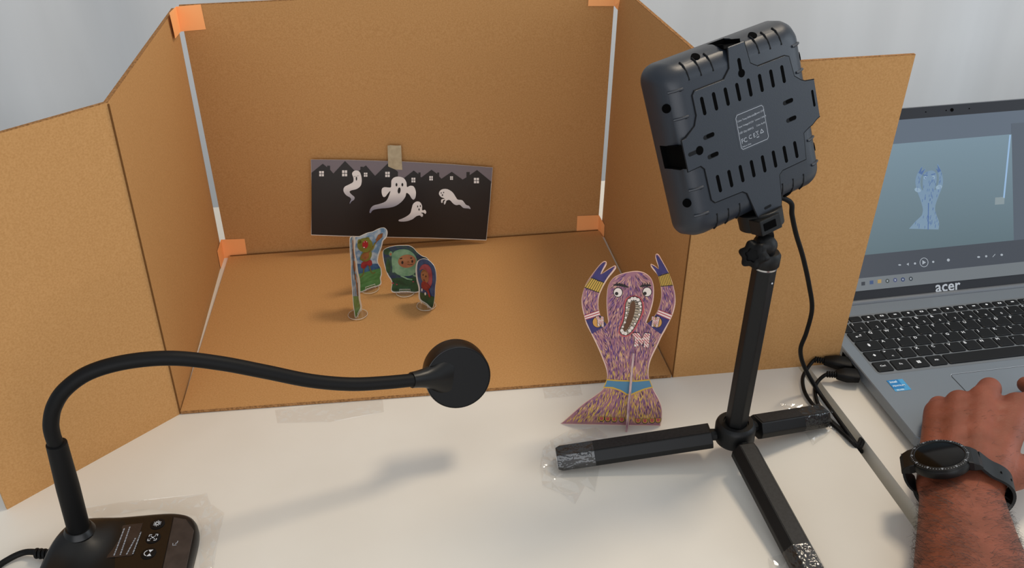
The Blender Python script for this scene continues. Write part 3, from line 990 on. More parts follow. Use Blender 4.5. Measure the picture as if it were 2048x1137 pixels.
# raised cross-shaped back cover, its outline notched at the four corners
cov = [(-0.0072, 0.0650), (-0.0095, 0.0500), (-0.0165, 0.0437), (-0.0300, 0.0437), (-0.0440, 0.0437), (-0.0465, 0.0410), (-0.0465, 0.0260), (-0.0500, 0.0190), (-0.0600, 0.0130),
       (-0.0640, 0.0125), (-0.0640, -0.0120), (-0.0520, -0.0115), (-0.0490, -0.0150), (-0.0485, -0.0400), (-0.0460, -0.0430), (-0.0190, -0.0440), (-0.0150, -0.0470), (-0.0100, -0.0660),
       (-0.0085, -0.0715), (0.0150, -0.0700), (0.0170, -0.0640), (0.0190, -0.0440), (0.0230, -0.0415), (0.0480, -0.0412), (0.0500, -0.0200), (0.0560, -0.0175), (0.0600, -0.0165), (0.0655, -0.0135), (0.0690, -0.0125), (0.0690, 0.0175),
       (0.0600, 0.0190), (0.0560, 0.0210), (0.0500, 0.0260), (0.0480, 0.0420), (0.0440, 0.0437), (0.0170, 0.0437), (0.0105, 0.0480), (0.0085, 0.0650)]
mb = MB().prism([lp(x, y, -0.0006) for x, y in cov], LN * 0.0016)
mb.build('back_cover', M_PANEL, body, bevel=0.0004, seg=1)
for k0, k1 in ((0, 18), (19, 28), (29, 37)):
    MB().tube([lp(*cov[k], 0.0004) for k in range(k0, k1 + 1)], 0.00055, 6).build('cover_seam', M_GROOVE, body)
CT = 0.0010            # top of the cover


def pill(cx, cy, l, w, ang, n=6):
    out = []
    for a0, sx in ((-PI / 2, 1), (PI / 2, -1)):
        for i in range(n + 1):
            a = a0 + PI * i / n
            x, y = sx * (l - w) / 2 + w / 2 * math.cos(a), w / 2 * math.sin(a)
            out.append((cx + x * math.cos(ang) - y * math.sin(ang), cy + x * math.sin(ang) + y * math.cos(ang)))
    return out


def mark(name, pts, n, m, parent, t=0.0001):
    return MB().prism([lp(x, y, n) for x, y in pts], LN * t).build(name, m, parent)


for row in (0.0307, -0.0300):
    for k in range(8):
        mark('vent_slot', pill(-0.0392 + 0.0112 * k, row, 0.0140, 0.0030, PI / 2 + 0.02), CT, M_HOLE, body)
mark('keyhole', pill(0.0004, 0.0488, 0.0118, 0.0030, PI / 2), CT, M_HOLE, body)
mark('keyhole', ell(0.0006, 0.0432, 0.0031), CT + 0.0001, M_HOLE, body)
mark('keyhole', pill(-0.0555, 0.0002, 0.0110, 0.0030, 0), CT, M_GROOVE, body)
mark('keyhole', ell(-0.0503, 0.0002, 0.0034), CT + 0.0001, M_HOLE, body)
for x, y in ((-0.0396, 0.0077), (-0.0393, -0.0075), (0.0395, 0.0088), (0.0398, -0.0053)):
    mark('slot', pill(x, y, 0.0105, 0.0034, 0.0), CT, M_GROOVE, body)
    mark('slot', pill(x + 0.0014, y + 0.0003, 0.0076, 0.0030, 0.0), CT + 0.0001, M_HOLE, body)
mark('slot', pill(0.0020, -0.0645, 0.0075, 0.0022, 0.05), CT, M_GROOVE, body)
mark('slot', pill(0.0650, 0.0035, 0.0135, 0.0022, PI / 2), CT, M_HOLE, body)
# grip ribs near the rim and screw wells, seated on the rounded rim
for x in (-0.0459, -0.0347, -0.0234, 0.0210, 0.0322, 0.0434):
    for s in (1, -1):
        MB().tube([lp(x, s * 0.0520, 0.0000), lp(x, s * 0.0580, -0.0012), lp(x, s * 0.0630, -0.0040), lp(x, s * 0.0655, -0.0075)], 0.0007, 6).build('rib', M_GROOVE, body)
for y in (0.0480, 0.0275, -0.0275, -0.0480):
    for s in (1, -1):
        mb = MB().tube([lp(s * 0.0530, y, 0.0000), lp(s * 0.0590, y, -0.0014), lp(s * 0.0635, y, -0.0044)], 0.0011, 8)
        mb.build('rib', M_PANEL, body, smooth=True)
        mark('rib_line', [(s * 0.0525, y - 0.0014), (s * 0.0560, y - 0.0014), (s * 0.0560, y - 0.0010), (s * 0.0525, y - 0.0010)], -0.0002, M_GROOVE, body)
for x, y in ((-0.0655, 0.0370), (-0.0655, -0.0370), (-0.0310, 0.0655), (0.0240, 0.0655), (0.0655, 0.0370), (0.0655, -0.0370), (0.0300, -0.0655)):
    r_ = V((x, y)).normalized() if False else None
    nx_ = LX * (1 if x > 0 else -1) if abs(x) > abs(y) else LY * (1 if y > 0 else -1)
    ax = (nx_ * 0.8 + LN * 0.6).normalized()
    MB().lathe([(0.0030, -0.004), (0.0034, -0.0006), (0.0034, 0.0004)], lp(x, y, -0.0072), ax, 16).build('screw_well', M_HOLE, body, smooth=True)
# cold-shoe sockets cut into the left and the top side
MLAMP = Matrix.Translation(LC) @ Matrix((LX, LY, LN)).transposed().to_4x4()
for (lo_, hi_), shade_plates in ((((-0.080, -0.0095, -0.0215), (-0.0640, 0.0088, 0.0100)), [((-0.0648, -0.0095, -0.0215), (-0.0640, 0.0088, -0.0002)), ((-0.0683, -0.0095, -0.0222), (-0.0640, 0.0088, -0.0214)), ((-0.0672, 0.0082, -0.0215), (-0.0640, 0.0090, -0.004)), ((-0.0672, -0.0097, -0.0215), (-0.0640, -0.0089, -0.004))]),
                           (((-0.0075, 0.0640, -0.0215), (0.0088, 0.080, 0.0100)), [((-0.0075, 0.0634, -0.0215), (0.0088, 0.0642, -0.0004)), ((-0.0075, 0.0640, -0.0222), (0.0088, 0.0683, -0.0214)), ((-0.0078, 0.0640, -0.0215), (-0.0070, 0.0672, -0.004)), ((0.0082, 0.0640, -0.0215), (0.0090, 0.0672, -0.004))])):
    cut = MB().box(lo_, hi_, MLAMP).build('socket_cut', M_HOLE)
    bm_ = body.modifiers.new('cut', 'BOOLEAN')
    bm_.operation = 'DIFFERENCE'
    bm_.solver = 'EXACT'
    bm_.object = cut
    dg = bpy.context.evaluated_depsgraph_get()
    nm_ = bpy.data.meshes.new_from_object(body.evaluated_get(dg))
    body.modifiers.clear()
    body.data = nm_
    bpy.data.objects.remove(cut)
    mb = MB()
    for q0_, q1_ in shade_plates: mb.box(q0_, q1_, MLAMP)  # black plates paint the darkness deep in the socket
    mb.build('socket_shade', M_HOLE, body)['kind'] = 'stuff'
body.data.polygons.foreach_set('use_smooth', [True] * len(body.data.polygons))
body.data.set_sharp_from_angle(angle=math.radians(40))
# rating plate
pl8 = [(-0.0142, 0.0125), (-0.0112, 0.0160), (0.0135, 0.0160), (0.0162, 0.0130), (0.0162, -0.0110), (0.0135, -0.0140), (-0.0115, -0.0140), (-0.0142, -0.0110)]
plate = mark('rating_plate', pl8, CT, mat('rating_plate_grey', (44, 48, 55), rough=0.5), body)
p9 = inset(pl8, 0.0016)
mb = MB()
for k in range(8):
    a, b = p9[k], p9[(k + 1) % 8]
    q = stroke([a, b], 0.00045)
    mb.prism([lp(x, y, CT + 0.0002) for x, y in q], LN * 0.0001)
mb.build('plate_border', M_GREYP, plate)
for tx, x, y, s in (('Color Temp:3000-6000K', -0.0119, 0.0090, 0.00185), ('Power:12W', 0.0055, 0.0094, 0.00195), ('Input Voltage:DC5V', -0.0119, 0.0045, 0.00185), ('Lumen:1100LM', 0.0046, 0.0048, 0.0018),
                    ('LED Qty:180PCS', -0.0119, -0.0002, 0.0020), ('Color Ra:95', 0.0050, 0.0002, 0.0018), ('FC', -0.0116, -0.0078, 0.0050), ('C E', -0.0042, -0.0070, 0.0046), ('Made in China', -0.0116, -0.0110, 0.0015)):
    text_obj('lettering', tx, s, lp(x, y, CT + 0.00025), LX, LY, M_GREYP, plate, bold=0.00003)
# crossed-out bin and recycling marks
bx, by = 0.0046, -0.0050
mb = MB()
for q in (stroke([(bx - 0.0012, by - 0.002), (bx + 0.0012, by + 0.002)], 0.0003), stroke([(bx + 0.0012, by - 0.002), (bx - 0.0012, by + 0.002)], 0.0003), stroke([(bx - 0.0013, by + 0.0014), (bx + 0.0013, by + 0.0014)], 0.0004),
          [(bx - 0.0012, by - 0.0032), (bx + 0.0012, by - 0.0032), (bx + 0.0012, by - 0.0026), (bx - 0.0012, by - 0.0026)]):
    mb.prism([lp(x, y, CT + 0.00025) for x, y in q], LN * 0.0001)
cx_ = 0.0092
tri = [(cx_ + 0.0019 * math.sin(2 * PI * k / 3), by + 0.0019 * math.cos(2 * PI * k / 3)) for k in range(3)]
for k in range(3):
    mb.prism([lp(x, y, CT + 0.00025) for x, y in stroke([tri[k], tri[(k + 1) % 3]], 0.0006)], LN * 0.0001)
mb.build('mark_print', M_GREYP, plate)
# shoe, ball head, knob, pole, hub
shc = lp(0.0035, -0.0745, -0.012)
mb = MB().lathe([(0.0165, -0.0085), (0.0178, -0.0075), (0.0180, 0.0055), (0.0172, 0.0062)], shc, LY, 40)
sh = mb.build('mount_shoe', M_BLACK, lt, smooth=True)
Mx = Matrix.Translation(shc) @ Matrix((LX, LY, LN)).transposed().to_4x4()
MB().box((-0.0170, -0.0085, 0.006), (0.004, 0.0040, 0.0195), Mx).build('shoe_lock', M_BLACK, sh, bevel=0.001)
MB().box((-0.0140, -0.0050, 0.0190), (-0.002, 0.0010, 0.0200), Mx).build('shoe_window', M_HOLE, sh)
PT = on_y(1530, 530, -0.131)       # pole top
pbase = V((HUB.x, HUB.y, 0.036))
ball = on_y(1530, 488, -0.131)
MB().tube([shc - LY * 0.0082, ball + V((0, 0, 0.006))], [0.008, 0.0065], 20).build('neck', M_BLACK, lt, smooth=True)
MB().lathe([(0.002, -0.0095), (0.0070, -0.0070), (0.0092, -0.002), (0.0092, 0.002), (0.0070, 0.0070), (0.002, 0.0095)], ball - V((0, 0, 0.001)), (0.4, -0.9, 0.1), 24).build('ball_joint', M_BLACK, lt, smooth=True)
kc = on_y(1508, 510, -0.143)
kax = (CAM_P - kc).normalized() * 0.75 + V((-0.55, -0.2, 0))
kax.normalize()
kn = MB().lathe([(0.0085, -0.0045), (0.0105, -0.0035), (0.0105, 0.0030), (0.0088, 0.0045), (0.0052, 0.0045), (0.0048, 0.0026)], kc, kax, 60, mod=lambda a: 1 + 0.13 * math.cos(6 * a)).build('tilt_knob', M_BLACKM, lt, smooth=True, angle=55)
MB().tube([kc - kax * 0.004, ball + V((0.000, 0.0, -0.004))], 0.0042, 14).build('knob_screw', M_BLACK, lt, smooth=True)
pax = (PT - pbase).normalized()
MB().lathe([(0.0105, 0.0), (0.0112, 0.001), (0.0112, 0.010), (0.0095, 0.0125), (0.006, 0.013)], PT, pax, 28).build('collar', M_BLACK, lt, smooth=True)
MB().lathe([(0.0101, 0), (0.0101, 0.0014)], PT - pax * 0.0018, pax, 28).build('ring', M_SILVER, lt, smooth=True)
plen = (PT - pbase).length
MB().lathe([(0.0100, 0), (0.0100, plen - 0.0018)], pbase, pax, 6, rot=(0.9, -0.45, 0)).build('pole', M_BLACK, lt, bevel=0.0012)
MB().lathe([(0.0008, -0.0002), (0.0008, 0.0003)], PT - pax * 0.013 + V((0.005, -0.0083, 0)), (0.5, -0.87, 0), 8).build('rivet', M_WHITEP, lt)
MB().lathe([(0.0130, 0.0185), (0.0170, 0.0200), (0.0180, 0.0225), (0.0180, 0.0360), (0.0172, 0.0385), (0.0150, 0.0405), (0.0112, 0.0405), (0.0108, 0.0385)], HUB, (0, 0, 1), 48).build('hub', M_BLACK, lt, smooth=True)


def leg(foot, w, zh=0.0275, zf=0.0105, endcut=0.006):
    f = V((foot[0], foot[1], zf))
    d = V((foot[0] - HUB.x, foot[1] - HUB.y, 0))
    L_ = d.length
    d.normalize()
    a = HUB + d * 0.0225 + V((0, 0, zh))
    ax = (f - a).normalized()
    sd = ax.cross(V((0, 0, 1))).normalized()
    up = sd.cross(ax)
    sec = [(-1.0, -0.50), (-1.0, -0.05), (-0.56, 0.62), (0.56, 0.62), (1.0, -0.05), (1.0, -0.50), (0.7, -0.75), (-0.7, -0.75)]
    rs = []
    for p, s, cut in ((a, 1, 0), (f - ax * 0.004, 1, 0), (f, 0.86, 0)):
        rs.append([p + (sd * (x * w) + up * (y * w)) * s for x, y in sec])
    lg = MB().rings(rs).build('leg', M_BLACK, lt, bevel=0.0008, seg=2)
    # carbon-look grip strip along the top face
    g0, g1 = a + ax * 0.002 + up * (0.625 * w), f - ax * 0.012 + up * (0.625 * w)
    MB().slab([g0 - sd * 0.5 * w, g1 - sd * 0.5 * w, g1 + sd * 0.5 * w, g0 + sd * 0.5 * w], up, 0.0003).build('grip', M_CARBON, lg)
    MB().tube([HUB + d * 0.015 + V((0, 0, zh - 0.001)), a + ax * 0.003], 0.0055, 10).build('hinge', M_BLACK, lg)
    # clear tape wound round the foot
    rs = []
    for k in range(7):
        p = f - ax * (0.034 - 0.0058 * k)
        rs.append([p + (sd * (x * w) + up * (y * w)) * (1.05 + 0.05 * rnd.random()) for x, y in sec])
    wr = MB().rings(rs, False, False).build('foot_wrap', M_FILMW, lg, smooth=True)
    return f, d


FEET = [(0.3625, -0.1255), (0.6255, -0.1010), (0.5385, -0.2950)]
for ft in FEET: leg(ft, 0.0122)

# ------------------------------------------------------------------ gooseneck document camera
dcam = empty('gooseneck_camera', (-0.005, -0.205, 0), 'black document camera on a curved gooseneck arm with button base', 'camera')
M_DC = mat('camera_black', (14, 13, 12), rough=0.36, spec=0.35)
M_DCH = mat('camera_face', (7, 7, 8), rough=0.4, spec=0.2)
STEM = on_z(157, 1056, 0.029)
foot = []
cx, cy = -0.006, -0.207
for k in range(72):
    a = 2 * PI * k / 72
    c, s = math.cos(a), math.sin(a)
    e = 2.0 / (4.6 if c > 0 else 2.7)
    foot.append((cx + 0.0585 * math.copysign(abs(c) ** e, c), cy + 0.0590 * math.copysign(abs(s) ** e, s)))


def hgt(x, y):
    d2 = ((x - STEM.x) / 0.021) ** 2 + ((y - STEM.y) / 0.022) ** 2
    t = max(0.0, min(1.0, (-0.012 - x) / 0.05))
    return 0.0135 + 0.0085 * t * t * (3 - 2 * t) + 0.010 * math.exp(-d2 * 1.3)


rs = []
for sc_, zf in ((0.97, 0.0), (1.0, 0.10), (1.0, 0.45), (0.985, 0.72), (0.955, 0.90), (0.91, 0.985), (0.84, 1.0), (0.72, 1.0), (0.6, 1.0), (0.48, 1.0), (0.36, 1.0), (0.24, 1.0), (0.12, 1.0), (0.02, 1.0)):
    ring = []
    for x, y in foot:
        X, Y = cx + (x - cx) * sc_, cy + (y - cy) * sc_
        ring.append(V((X, Y, max(0.0, hgt(X, Y) * zf))))
    rs.append(ring)
bs = MB().rings(rs).build('base', M_DC, dcam, smooth=True, angle=60)
ZT = 0.0135
pan = [on_z(x, y, ZT + 0.0002) for x, y in ((236, 1040), (346, 1034), (341, 1062), (324, 1138), (318, 1175), (228, 1175), (230, 1120), (238, 1075))]
MB().prism(pan, (0, 0, 0.0003)).build('control_panel', M_BLACKG, bs)
strip = [on_z(x, y, ZT + 0.0002) for x, y in ((348, 1036), (372, 1040), (388, 1062), (372, 1140), (364, 1175), (322, 1175), (326, 1138))]
MB().prism(strip, (0, 0, 0.0003)).build('trim_strip', mat('camera_trim', (58, 52, 50), rough=0.3, col2=(44, 40, 40), nscale=90), bs)
DX = (on_z(316, 1049, ZT) - on_z(297, 1108, ZT)).normalized()      # along the row of buttons, away from the camera
DY = V((-DX.y, DX.x, 0))
for k, (x, y) in enumerate(((315, 1049), (306, 1077), (297, 1108))):
    c = on_z(x, y, ZT + 0.0005)
    b_ = MB().lathe([(0.0060, 0), (0.0060, 0.0004), (0.0054, 0.0006)], c, (0, 0, 1), 28).build('button', M_DCH, bs, smooth=True)
    mb = MB()
    zc = V((0, 0, 0.0007))
    P2 = lambda u, w: c + zc + V((0.9995, -0.03, 0)) * u + V((0.03, 0.9995, 0)) * w
    if k == 0:
        for j in range(12):
            a = 2 * PI * j / 12
            r1 = 0.0034 if j % 2 else 0.0030
            q = stroke([(0.0016 * math.cos(a), 0.0016 * math.sin(a)), (r1 * math.cos(a), r1 * math.sin(a))], 0.0004)
            mb.prism([P2(*p) for p in q], (0, 0, 0.0001))
        for j in range(16):
            a0_, a1_ = 2 * PI * j / 16, 2 * PI * (j + 1) / 16
            q = [(0.0015 * math.cos(a0_), 0.0015 * math.sin(a0_)), (0.0015 * math.cos(a1_), 0.0015 * math.sin(a1_)), (0.0010 * math.cos(a1_), 0.0010 * math.sin(a1_)), (0.0010 * math.cos(a0_), 0.0010 * math.sin(a0_))]
            mb.prism([P2(*p) for p in q], (0, 0, 0.0001))
    elif k == 1:
        for sx in (-1, 1):
            for sy in (-1, 1):
                for q in (stroke([(sx * 0.0034, sy * 0.0032), (sx * 0.0014, sy * 0.0032)], 0.0006), stroke([(sx * 0.0034, sy * 0.0032), (sx * 0.0034, sy * 0.0012)], 0.0006),
                          stroke([(sx * 0.0020, sy * 0.0018), (sx * 0.0010, sy * 0.0008)], 0.0005)):
                    mb.prism([P2(*p) for p in q], (0, 0, 0.0001))
        mb.prism([P2(*p) for p in ell(0, 0, 0.0008, n=10)], (0, 0, 0.0001))
    else:
        mb.prism([P2(*p) for p in ((-0.0006, 0.0032), (0.0032, 0.0032), (0.0013, 0.0004))], (0, 0, 0.0001))
        mb.prism([P2(*p) for p in ((-0.0006, -0.0034), (0.0032, -0.0034), (0.0013, -0.0006))], (0, 0, 0.0001))
        arc = [(-0.0002 + 0.0030 * math.cos(a), 0.0028 * math.sin(a)) for a in [math.radians(110 + 14 * j) for j in range(11)]]
        mb.prism([P2(*p) for p in stroke(arc, 0.0006)], (0, 0, 0.0001))
    mb.build('icon', M_WHITEP, b_)
# small glossy sticker with rows of tiny lettering
stk = [on_z(x, y, ZT + 0.0006) for x, y in ((246, 1052), (286, 1047), (264, 1112), (213, 1117))]
sk = MB().prism(stk, (0, 0, 0.0002)).build('sticker', mat('sticker_film', (54, 46, 44), rough=0.2, col2=(34, 28, 28), nscale=60), bs)
for k in range(4):
    a = on_z(228 + 12.5 * k, 1112 - 1 * k, ZT + 0.0010)
    b = on_z(249 + 11 * k, 1057 + (0, -3, 20, 8)[k], ZT + 0.0010)
    d_ = (b - a).normalized()
    s_ = V((-d_.y, d_.x, 0))
    mb = MB()
    L_ = (b - a).length
    t = 0.0
    while t < L_:
        w = rnd.uniform(0.0010, 0.0030)
        q0, q1 = a + d_ * t, a + d_ * min(L_, t + w)
        mb.slab([q0 - s_ * 0.0005, q1 - s_ * 0.0005, q1 + s_ * 0.0005, q0 + s_ * 0.0005], (0, 0, 1), 0.0001)
        t += w + 0.0006
    mb.build('lettering', M_GREYP, sk)
mb = MB()
lc_ = on_z(350, 1088, ZT + 0.0006)
for q in (stroke([(-0.0018, 0.0006), (-0.0014, -0.0018), (0.0014, -0.0016)], 0.0006), stroke([(0.0002, -0.0002), (0.0016, 0.0006), (0.0018, 0.0026)], 0.0007)):
    mb.prism([lc_ + V((u, w, 0)) for u, w in q], (0, 0, 0.0001))
mb.build('logo', M_GREYP, bs)
# arm: one vertical plane from the stem to the head
HC = on_z(917, 757, 0.090)
nrm = (HC - STEM)
nrm.z = 0
NPL = V((-nrm.y, nrm.x, 0)).normalized()


def arm_pt(x, y): return on_plane(x, y, STEM, NPL)


stem_top = arm_pt(113, 888)
sax = (stem_top - STEM).normalized()
MB().lathe([(0.0086, -0.006), (0.0086, (stem_top - STEM).length * 0.5), (0.0076, (stem_top - STEM).length), (0.0066, (stem_top - STEM).length + 0.0005)], STEM, sax, 28).build('stem', M_BLACKM, dcam, smooth=True)
MB().lathe([(0.0125, -0.004), (0.0105, 0.0), (0.0098, 0.0008), (0.0085, 0.0010)], STEM, sax, 28).build('stem_collar', M_DC, dcam, smooth=True)
ap = [arm_pt(*q) for q in ((115, 897), (105, 870), (102, 845), (109, 812), (132, 778), (180, 745), (255, 724), (345, 717), (440, 727), (530, 744), (620, 762), (700, 769), (770, 766), (832, 760))]
path = spline(ap, 8, closed=False)
MB().tube(path, 0.0058, 20).build('gooseneck', M_BLACKM, dcam, smooth=True)
# camera head: short fat cylinder, its blank face turned to the viewer and down
hax = V((0.12, -0.90, -0.02))
face_c = HC
toC = (CAM_P - HC).normalized()
hax = (toC * 0.93 + V((0.12, -0.02, -0.36))).normalized()
hr = 0.0292
hd = MB().lathe([(hr * 0.95, -0.024), (hr * 0.99, -0.0225), (hr, -0.020), (hr, -0.0016), (hr * 0.985, -0.0006), (hr * 0.965, -0.0004), (hr * 0.955, -0.0012)], HC, hax, 64).build('head', M_DC, dcam, smooth=True)
MB().lathe([(hr * 0.955, -0.0010), (hr * 0.955, -0.0006)], HC, hax, 64).build('face_plate', M_DCH, hd, smooth=True)
MB().lathe([(0.0012, -0.0005), (0.0012, -0.0003)], on_plane(940, 800, HC - hax * 0.0004, hax), hax, 12).build('indicator', M_HOLE, hd)
nk0 = ap[-1] + (ap[-1] - ap[-2]).normalized() * -0.004
nk1 = HC - hax * 0.012
nd = (nk1 - nk0)
rs = []
for t, rl, rv in ((0, 0.0070, 0.0070), (0.12, 0.0074, 0.0074), (0.28, 0.0085, 0.0082), (0.45, 0.0115, 0.0090), (0.62, 0.0165, 0.0098), (0.80, 0.021, 0.0100)):
    p = nk0 + nd * t
    u = hax.cross(nd).normalized()
    w = nd.cross(u).normalized()
    rs.append([p + u * (rl * math.cos(2 * PI * k / 24)) + w * (rv * math.sin(2 * PI * k / 24)) for k in range(24)])
MB().rings(rs).build('head_neck', M_DC, hd, smooth=True)
# its cable on the left
cb = [on_z(x, y, z) for x, y, z in ((104, 1108, 0.008), (88, 1108, 0.008), (70, 1105, 0.0065), (48, 1106, 0.005), (20, 1118, 0.004), (-10, 1140, 0.0035), (-60, 1200, 0.003))]
o = MB().tube(spline(cb, 6, closed=False), 0.0026, 12).build('cable', M_BLACKM, dcam, smooth=True)
for k in range(4):
    a = on_z(98 - 8 * k, 1109.5 - 0.6 * k, 0.008 - 0.0003 * k)
    MB().lathe([(0.0040, -0.0011), (0.0044, -0.0006), (0.0044, 0.0006), (0.0040, 0.0011)], a, (-0.98, 0.06, -0.05), 16).build('strain_relief', M_BLACKM, o, smooth=True)

# ------------------------------------------------------------------ laptop
A_L = math.radians(2.2)
LO = V((0.690, -0.157, 0.0))
EX, EY, EZ = V((math.cos(A_L), math.sin(A_L), 0)), V((-math.sin(A_L), math.cos(A_L), 0)), V((0, 0, 1))


def lw(x, y, z=0.0): return LO + EX * x + EY * y + EZ * z


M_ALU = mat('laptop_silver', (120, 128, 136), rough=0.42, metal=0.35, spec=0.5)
M_ALUD = mat('laptop_silver_dark', (100, 104, 109), rough=0.5, metal=0.3)  # darker silver for the lid and hinge
M_KEY = mat('key_black', (10, 11, 13), rough=0.5, spec=0.25)
M_LEGEND = mat('key_legend', (225, 228, 232), rough=0.5)
M_BEZEL = mat('laptop_bezel', (28, 30, 36), rough=0.5, spec=0.35)
lap = empty('laptop', lw(0.18, 0.12, 0), 'open silver laptop playing a dim video, on the right-hand table', 'laptop')
LW_, LD_ = 0.363, 0.238


def rrect(x0, y0, x1, y1, r, k=5):
    out = []
    for cx, cy, a0 in ((x1 - r, y1 - r, 0), (x0 + r, y1 - r, PI / 2), (x0 + r, y0 + r, PI), (x1 - r, y0 + r, 1.5 * PI)):
        for i in range(k + 1):
            a = a0 + PI / 2 * i / k
            out.append((cx + r * math.cos(a), cy + r * math.sin(a)))
    return out


R1 = rrect(0, 0, LW_, LD_, 0.009)
R0_ = rrect(0.004, 0.004, LW_ - 0.004, LD_ - 0.004, 0.008)
R2 = rrect(0.0008, 0.0008, LW_ - 0.0008, LD_ - 0.0008, 0.0085)
bd = MB().rings([[lw(x, y, 0.0022) for x, y in R0_], [lw(x, y, 0.0075) for x, y in R1], [lw(x, y, 0.0172) for x, y in R1], [lw(x, y, 0.0180) for x, y in R2]]).build('base', M_ALU, lap)
for x, y in ((0.03, 0.02), (0.333, 0.02), (0.03, 0.215), (0.333, 0.215)):
    MB().box((-0.012, -0.004, 0), (0.012, 0.004, 0.0026), Matrix.Translation(lw(x, y))).build('foot', M_BLACKM, lap)
DZ = 0.0180
# sunk keyboard field
kf = rrect(0.0128, 0.0975, 0.350, 0.2035, 0.006)
kfo = MB().prism([lw(x, y, DZ + 0.00005) for x, y in kf], (0, 0, 0.0001)).build('keyboard_well', mat('keyboard_well_grey', (112, 117, 122), rough=0.5, metal=0.3), bd)
key_meshes = {}


def key(x0, y0, x1, y1, legend=None, second=None, glyph=None):
    w, h = round(x1 - x0, 4), round(y1 - y0, 4)
    if (w, h) not in key_meshes:
        r = min(0.0018, h * 0.25)
        a = rrect(-w / 2, -h / 2, w / 2, h / 2, r, 2)
        b = rrect(-w / 2 + 0.0007, -h / 2 + 0.0007, w / 2 - 0.0007, h / 2 - 0.0007, r, 2)
        rs = [[EX * x + EY * y for x, y in a], [EX * x + EY * y + EZ * 0.0010 for x, y in a], [EX * x + EY * y + EZ * 0.0015 for x, y in b]]
        n = len(a)
        me = bpy.data.meshes.new('key')
        vs = [p for q in rs for p in q]
        fs = [(k * n + i, k * n + (i + 1) % n, (k + 1) * n + (i + 1) % n, (k + 1) * n + i) for k in range(2) for i in range(n)] + [[2 * n + i for i in range(n)]]
        me.from_pydata([tuple(p) for p in vs], [], fs)
        me.materials.append(M_KEY)
        me.update()
        key_meshes[(w, h)] = me
    cx, cy = (x0 + x1) / 2, (y0 + y1) / 2
    o = obj_from_mesh('key', key_meshes[(w, h)], lap, lw(cx, cy, DZ + 0.0001))
    zt_ = DZ + 0.0017
    if legend:
        s = 0.0050 if len(legend) == 1 else 0.0036
        if len(legend) == 1:
            text_obj('legend', legend, s, lw(x0 + 0.0022, y1 - 0.0052, zt_), EX, EY, M_LEGEND, o, bold=0.0001)
        else:
            text_obj('legend', legend, s, lw(cx, cy - 0.0010, zt_), EX, EY, M_LEGEND, o, align='CENTER', bold=0.00005)
    if second:
        text_obj('legend', second, 0.0046, lw(cx - 0.0008, y0 + 0.0024, zt_), EX, EY, M_LEGEND, o)
    if glyph:
        mb = MB()
        for q in glyph:
            mb.prism([lw(cx + u, cy + w_, zt_) for u, w_ in q], (0, 0, 0.0001))
        mb.build('legend', M_LEGEND, o)
    return o


KW, KH = 0.0165, 0.0158
PX = 0.0182
hw, hh = KW / 2, KH / 2
ynum, yq, ya, yz, yb = 0.1800, 0.1627, 0.1454, 0.1276, 0.1092
yf = 0.1950
bar = lambda w, h: [(-w / 2, -h / 2), (w / 2, -h / 2), (w / 2, h / 2), (-w / 2, h / 2)]
key(0.0148, yf - 0.0046, 0.0425 - 0.014, yf + 0.0046, 'Esc')
for k in range(14):
    x = 0.0370 + 0.0156 * k
    gl_ = [bar(0.0034, 0.0016)] if k % 3 == 0 else [ell(0, 0, 0.0014, n=10)] if k % 3 == 1 else [bar(0.0040, 0.0024), bar(0.001, 0.003)]
    if k == 0: gl_ = None
    key(x - 0.0068, yf - 0.0046, x + 0.0068, yf + 0.0046, None, None, gl_)
key(0.0148, ynum - hh, 0.0342 - PX + hw, ynum + hh)
for k, (a, b) in enumerate(zip('!"£$%&/()=?^', "1234567890'i")):
    x = 0.0342 + PX * k
    key(x - hw, ynum - hh, x + hw, ynum + hh, a, b)
key(0.0342 + PX * 12 - hw, ynum - hh, 0.0342 + PX * 12 + hw + 0.012, ynum + hh)
for k, a in enumerate('QWERTYUIOP'):
    x = 0.0440 + PX * k
    key(x - hw, yq - hh, x + hw, yq + hh, a)
key(0.0148, yq - hh, 0.0440 - hw - 0.0012, yq + hh, None, None, [bar(0.007, 0.0005), [(-0.004, -0.001), (-0.002, -0.0022), (-0.002, 0.0002)], [(0.004, 0.002), (0.002, 0.0008), (0.002, 0.0032)]])
for k in range(10, 12):
    x = 0.0440 + PX * k
    key(x - hw, yq - hh, x + hw, yq + hh, '[' if k == 10 else ']')
key(0.0148, ya - hh, 0.0496 - hw - 0.0013, ya + hh, None, None, [ell(0, -0.0002, 0.0013, 0.0020), stroke([(-0.0012, 0.001), (0, 0.0030), (0.0012, 0.001)], 0.0006)])
for k, a in enumerate('ASDFGHJKL'):
    x = 0.0496 + PX * k
    key(x - hw, ya - hh, x + hw, ya + hh, a)
for k in range(9, 12):
    x = 0.0496 + PX * k
    key(x - hw, ya - hh, x + hw, ya + hh, ';@#'[k - 9])
key(0.0148, yz - hh, 0.0334, yz + hh, None, None, [[(-0.0018, 0), (0.0018, 0), (0, 0.0022)], [(-0.0008, 0), (0.0008, 0), (0.0008, -0.0016), (-0.0008, -0.0016)]])
key(0.0336, yz - hh, 0.0591 - hw - 0.0013, yz + hh, '>', '<')
for k, a in enumerate('ZXCVBNM,.-'):
    x = 0.0591 + PX * k
    key(x - hw, yz - hh, x + hw, yz + hh, a)
key(0.0591 + PX * 10 - hw, yz - hh, 0.0591 + PX * 10 + hw + 0.016, yz + hh)
for x, a in ((0.0235, 'Ctrl'), (0.0430, 'Fn'), (0.0818, 'Alt')):
    key(x - 0.0087, yb - hh, x + 0.0087, yb + hh, a)
